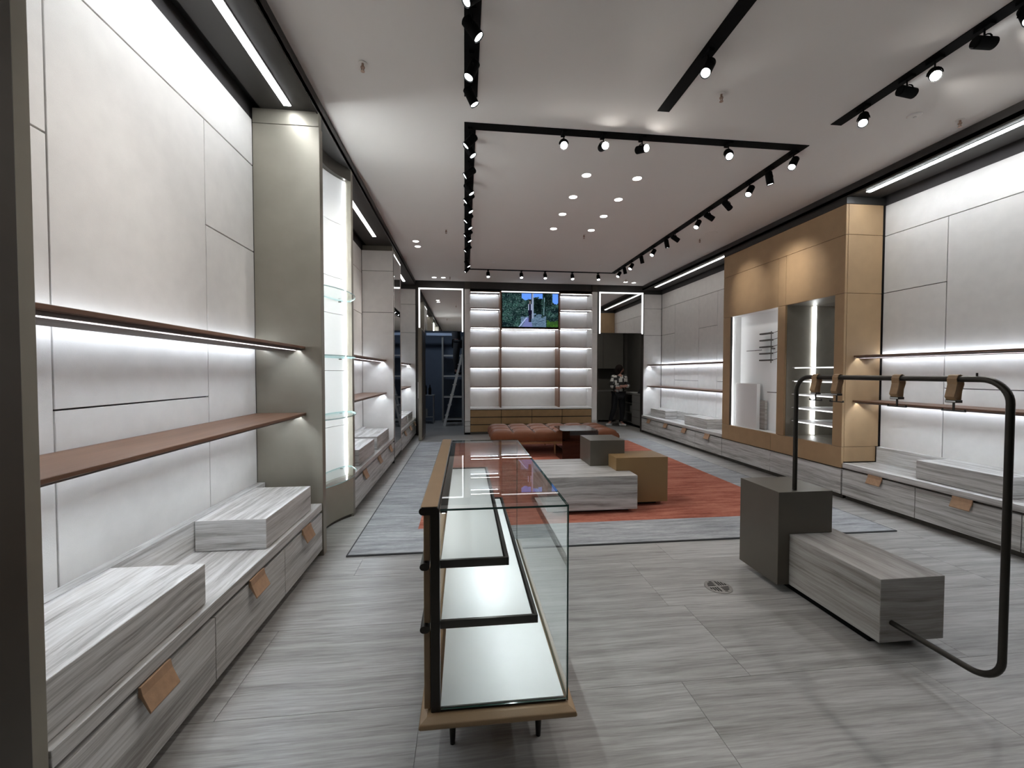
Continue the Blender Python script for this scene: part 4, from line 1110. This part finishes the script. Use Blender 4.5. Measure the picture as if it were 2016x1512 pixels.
for i, (x, y) in enumerate(dpos):
    if i < 8: lb = '%s recessed downlight in the %s of the centre grid' % ('left' if i % 2 == 0 else 'right', rown[i//2])
    else: lb = ('nearer downlight of the pair over the left wall', 'farther downlight of the pair over the left wall', 'left downlight before the stockroom doorway', 'right downlight before the stockroom doorway', 'left downlight before the kitchen doorway', 'right downlight before the kitchen doorway')[i-8]
    if dl is None:
        dl = thing('downlight', (x, y, ZC-.004), lb, 'light', 'recessed ceiling downlights')
        MB().cyl((x, y, ZC-.003), (x, y, ZC-.0005), .046, .046, 24).build('lamp_disc', M['downlight'], dl)
        MB().tube([(x+.051*math.cos(2*PI*k/28), y+.051*math.sin(2*PI*k/28), ZC-.003) for k in range(29)], .003, 6).build('rim', M['ceiling'], dl)
    else: dup(dl, (x, y, ZC-.004), lb)
sp = None
spn = ['sprinkler head at the upper left of the ceiling', 'sprinkler head beside the slanting track', 'sprinkler head near the right soffit', 'sprinkler head left of the track loop', 'sprinkler head above the ochre unit side', 'sprinkler head near the centre downlights', 'sprinkler head before the stockroom doorway', 'sprinkler head before the kitchen doorway']
for i, (x, y) in enumerate(((-.69, 3.02), (1.94, 3.04), (4.12, 3.12), (-.27, 6.33), (3.69, 6.3), (1.82, 6.32), (-.32, 9.41), (3.63, 9.2))):
    if sp is None:
        sp = thing('sprinkler', (x, y, ZC-.06), spn[i], 'sprinkler', 'ceiling sprinkler heads')
        MB().lathe((x, y, ZC-.006), [(.028, .0), (.028, .003), (.014, .0055)], 20).build('plate', M['ceiling'], sp)
        MB().cyl((x, y, ZC-.03), (x, y, ZC-.006), .008, n=10).cyl((x, y, ZC-.035), (x, y, ZC-.028), .014, n=12).build('head', M['brass'], sp)
        m = MB(); m.cyl((x-.012, y, ZC-.032), (x-.003, y, ZC-.056), .003, n=6); m.cyl((x+.012, y, ZC-.032), (x+.003, y, ZC-.056), .003, n=6); m.cyl((x, y, ZC-.060), (x, y, ZC-.057), .014, n=14)
        m.build('deflector', M['brass'], sp)
    else: dup(sp, (x, y, ZC-.06), spn[i])
sd_ = thing('smoke_detector', (3.68, 3.11, ZC-.02), 'small round smoke detector on the ceiling at the right', 'detector')
MB().lathe((3.68, 3.11, ZC-.014), [(.02, 0), (.045, .006), (.05, .0135)], 28).build('cover', M['ceiling'], sd_, smooth=True)
MB().cyl((3.68, 3.11, ZC-.018), (3.68, 3.11, ZC-.0142), .012, n=14).build('sensor', M['chrome'], sd_)
sk = thing('ceiling_speaker', (3.71, 6.03, ZC-.005), 'flush round ceiling speaker over the right aisle', 'speaker')
MB().lathe((3.71, 6.03, ZC-.004), [(.085, 0), (.09, .0035)], 32).build('grille', M['ceiling'], sk)
for x, l in ((.55, 'small flush sensor at the far left inside the track loop'), (2.66, 'small flush sensor at the far right inside the track loop')):
    tag(MB().lathe((x, 8.08, ZC-.008), [(.02, 0), (.035, .007)], 20).build('ceiling_sensor', M['white_obj']), l, 'sensor')
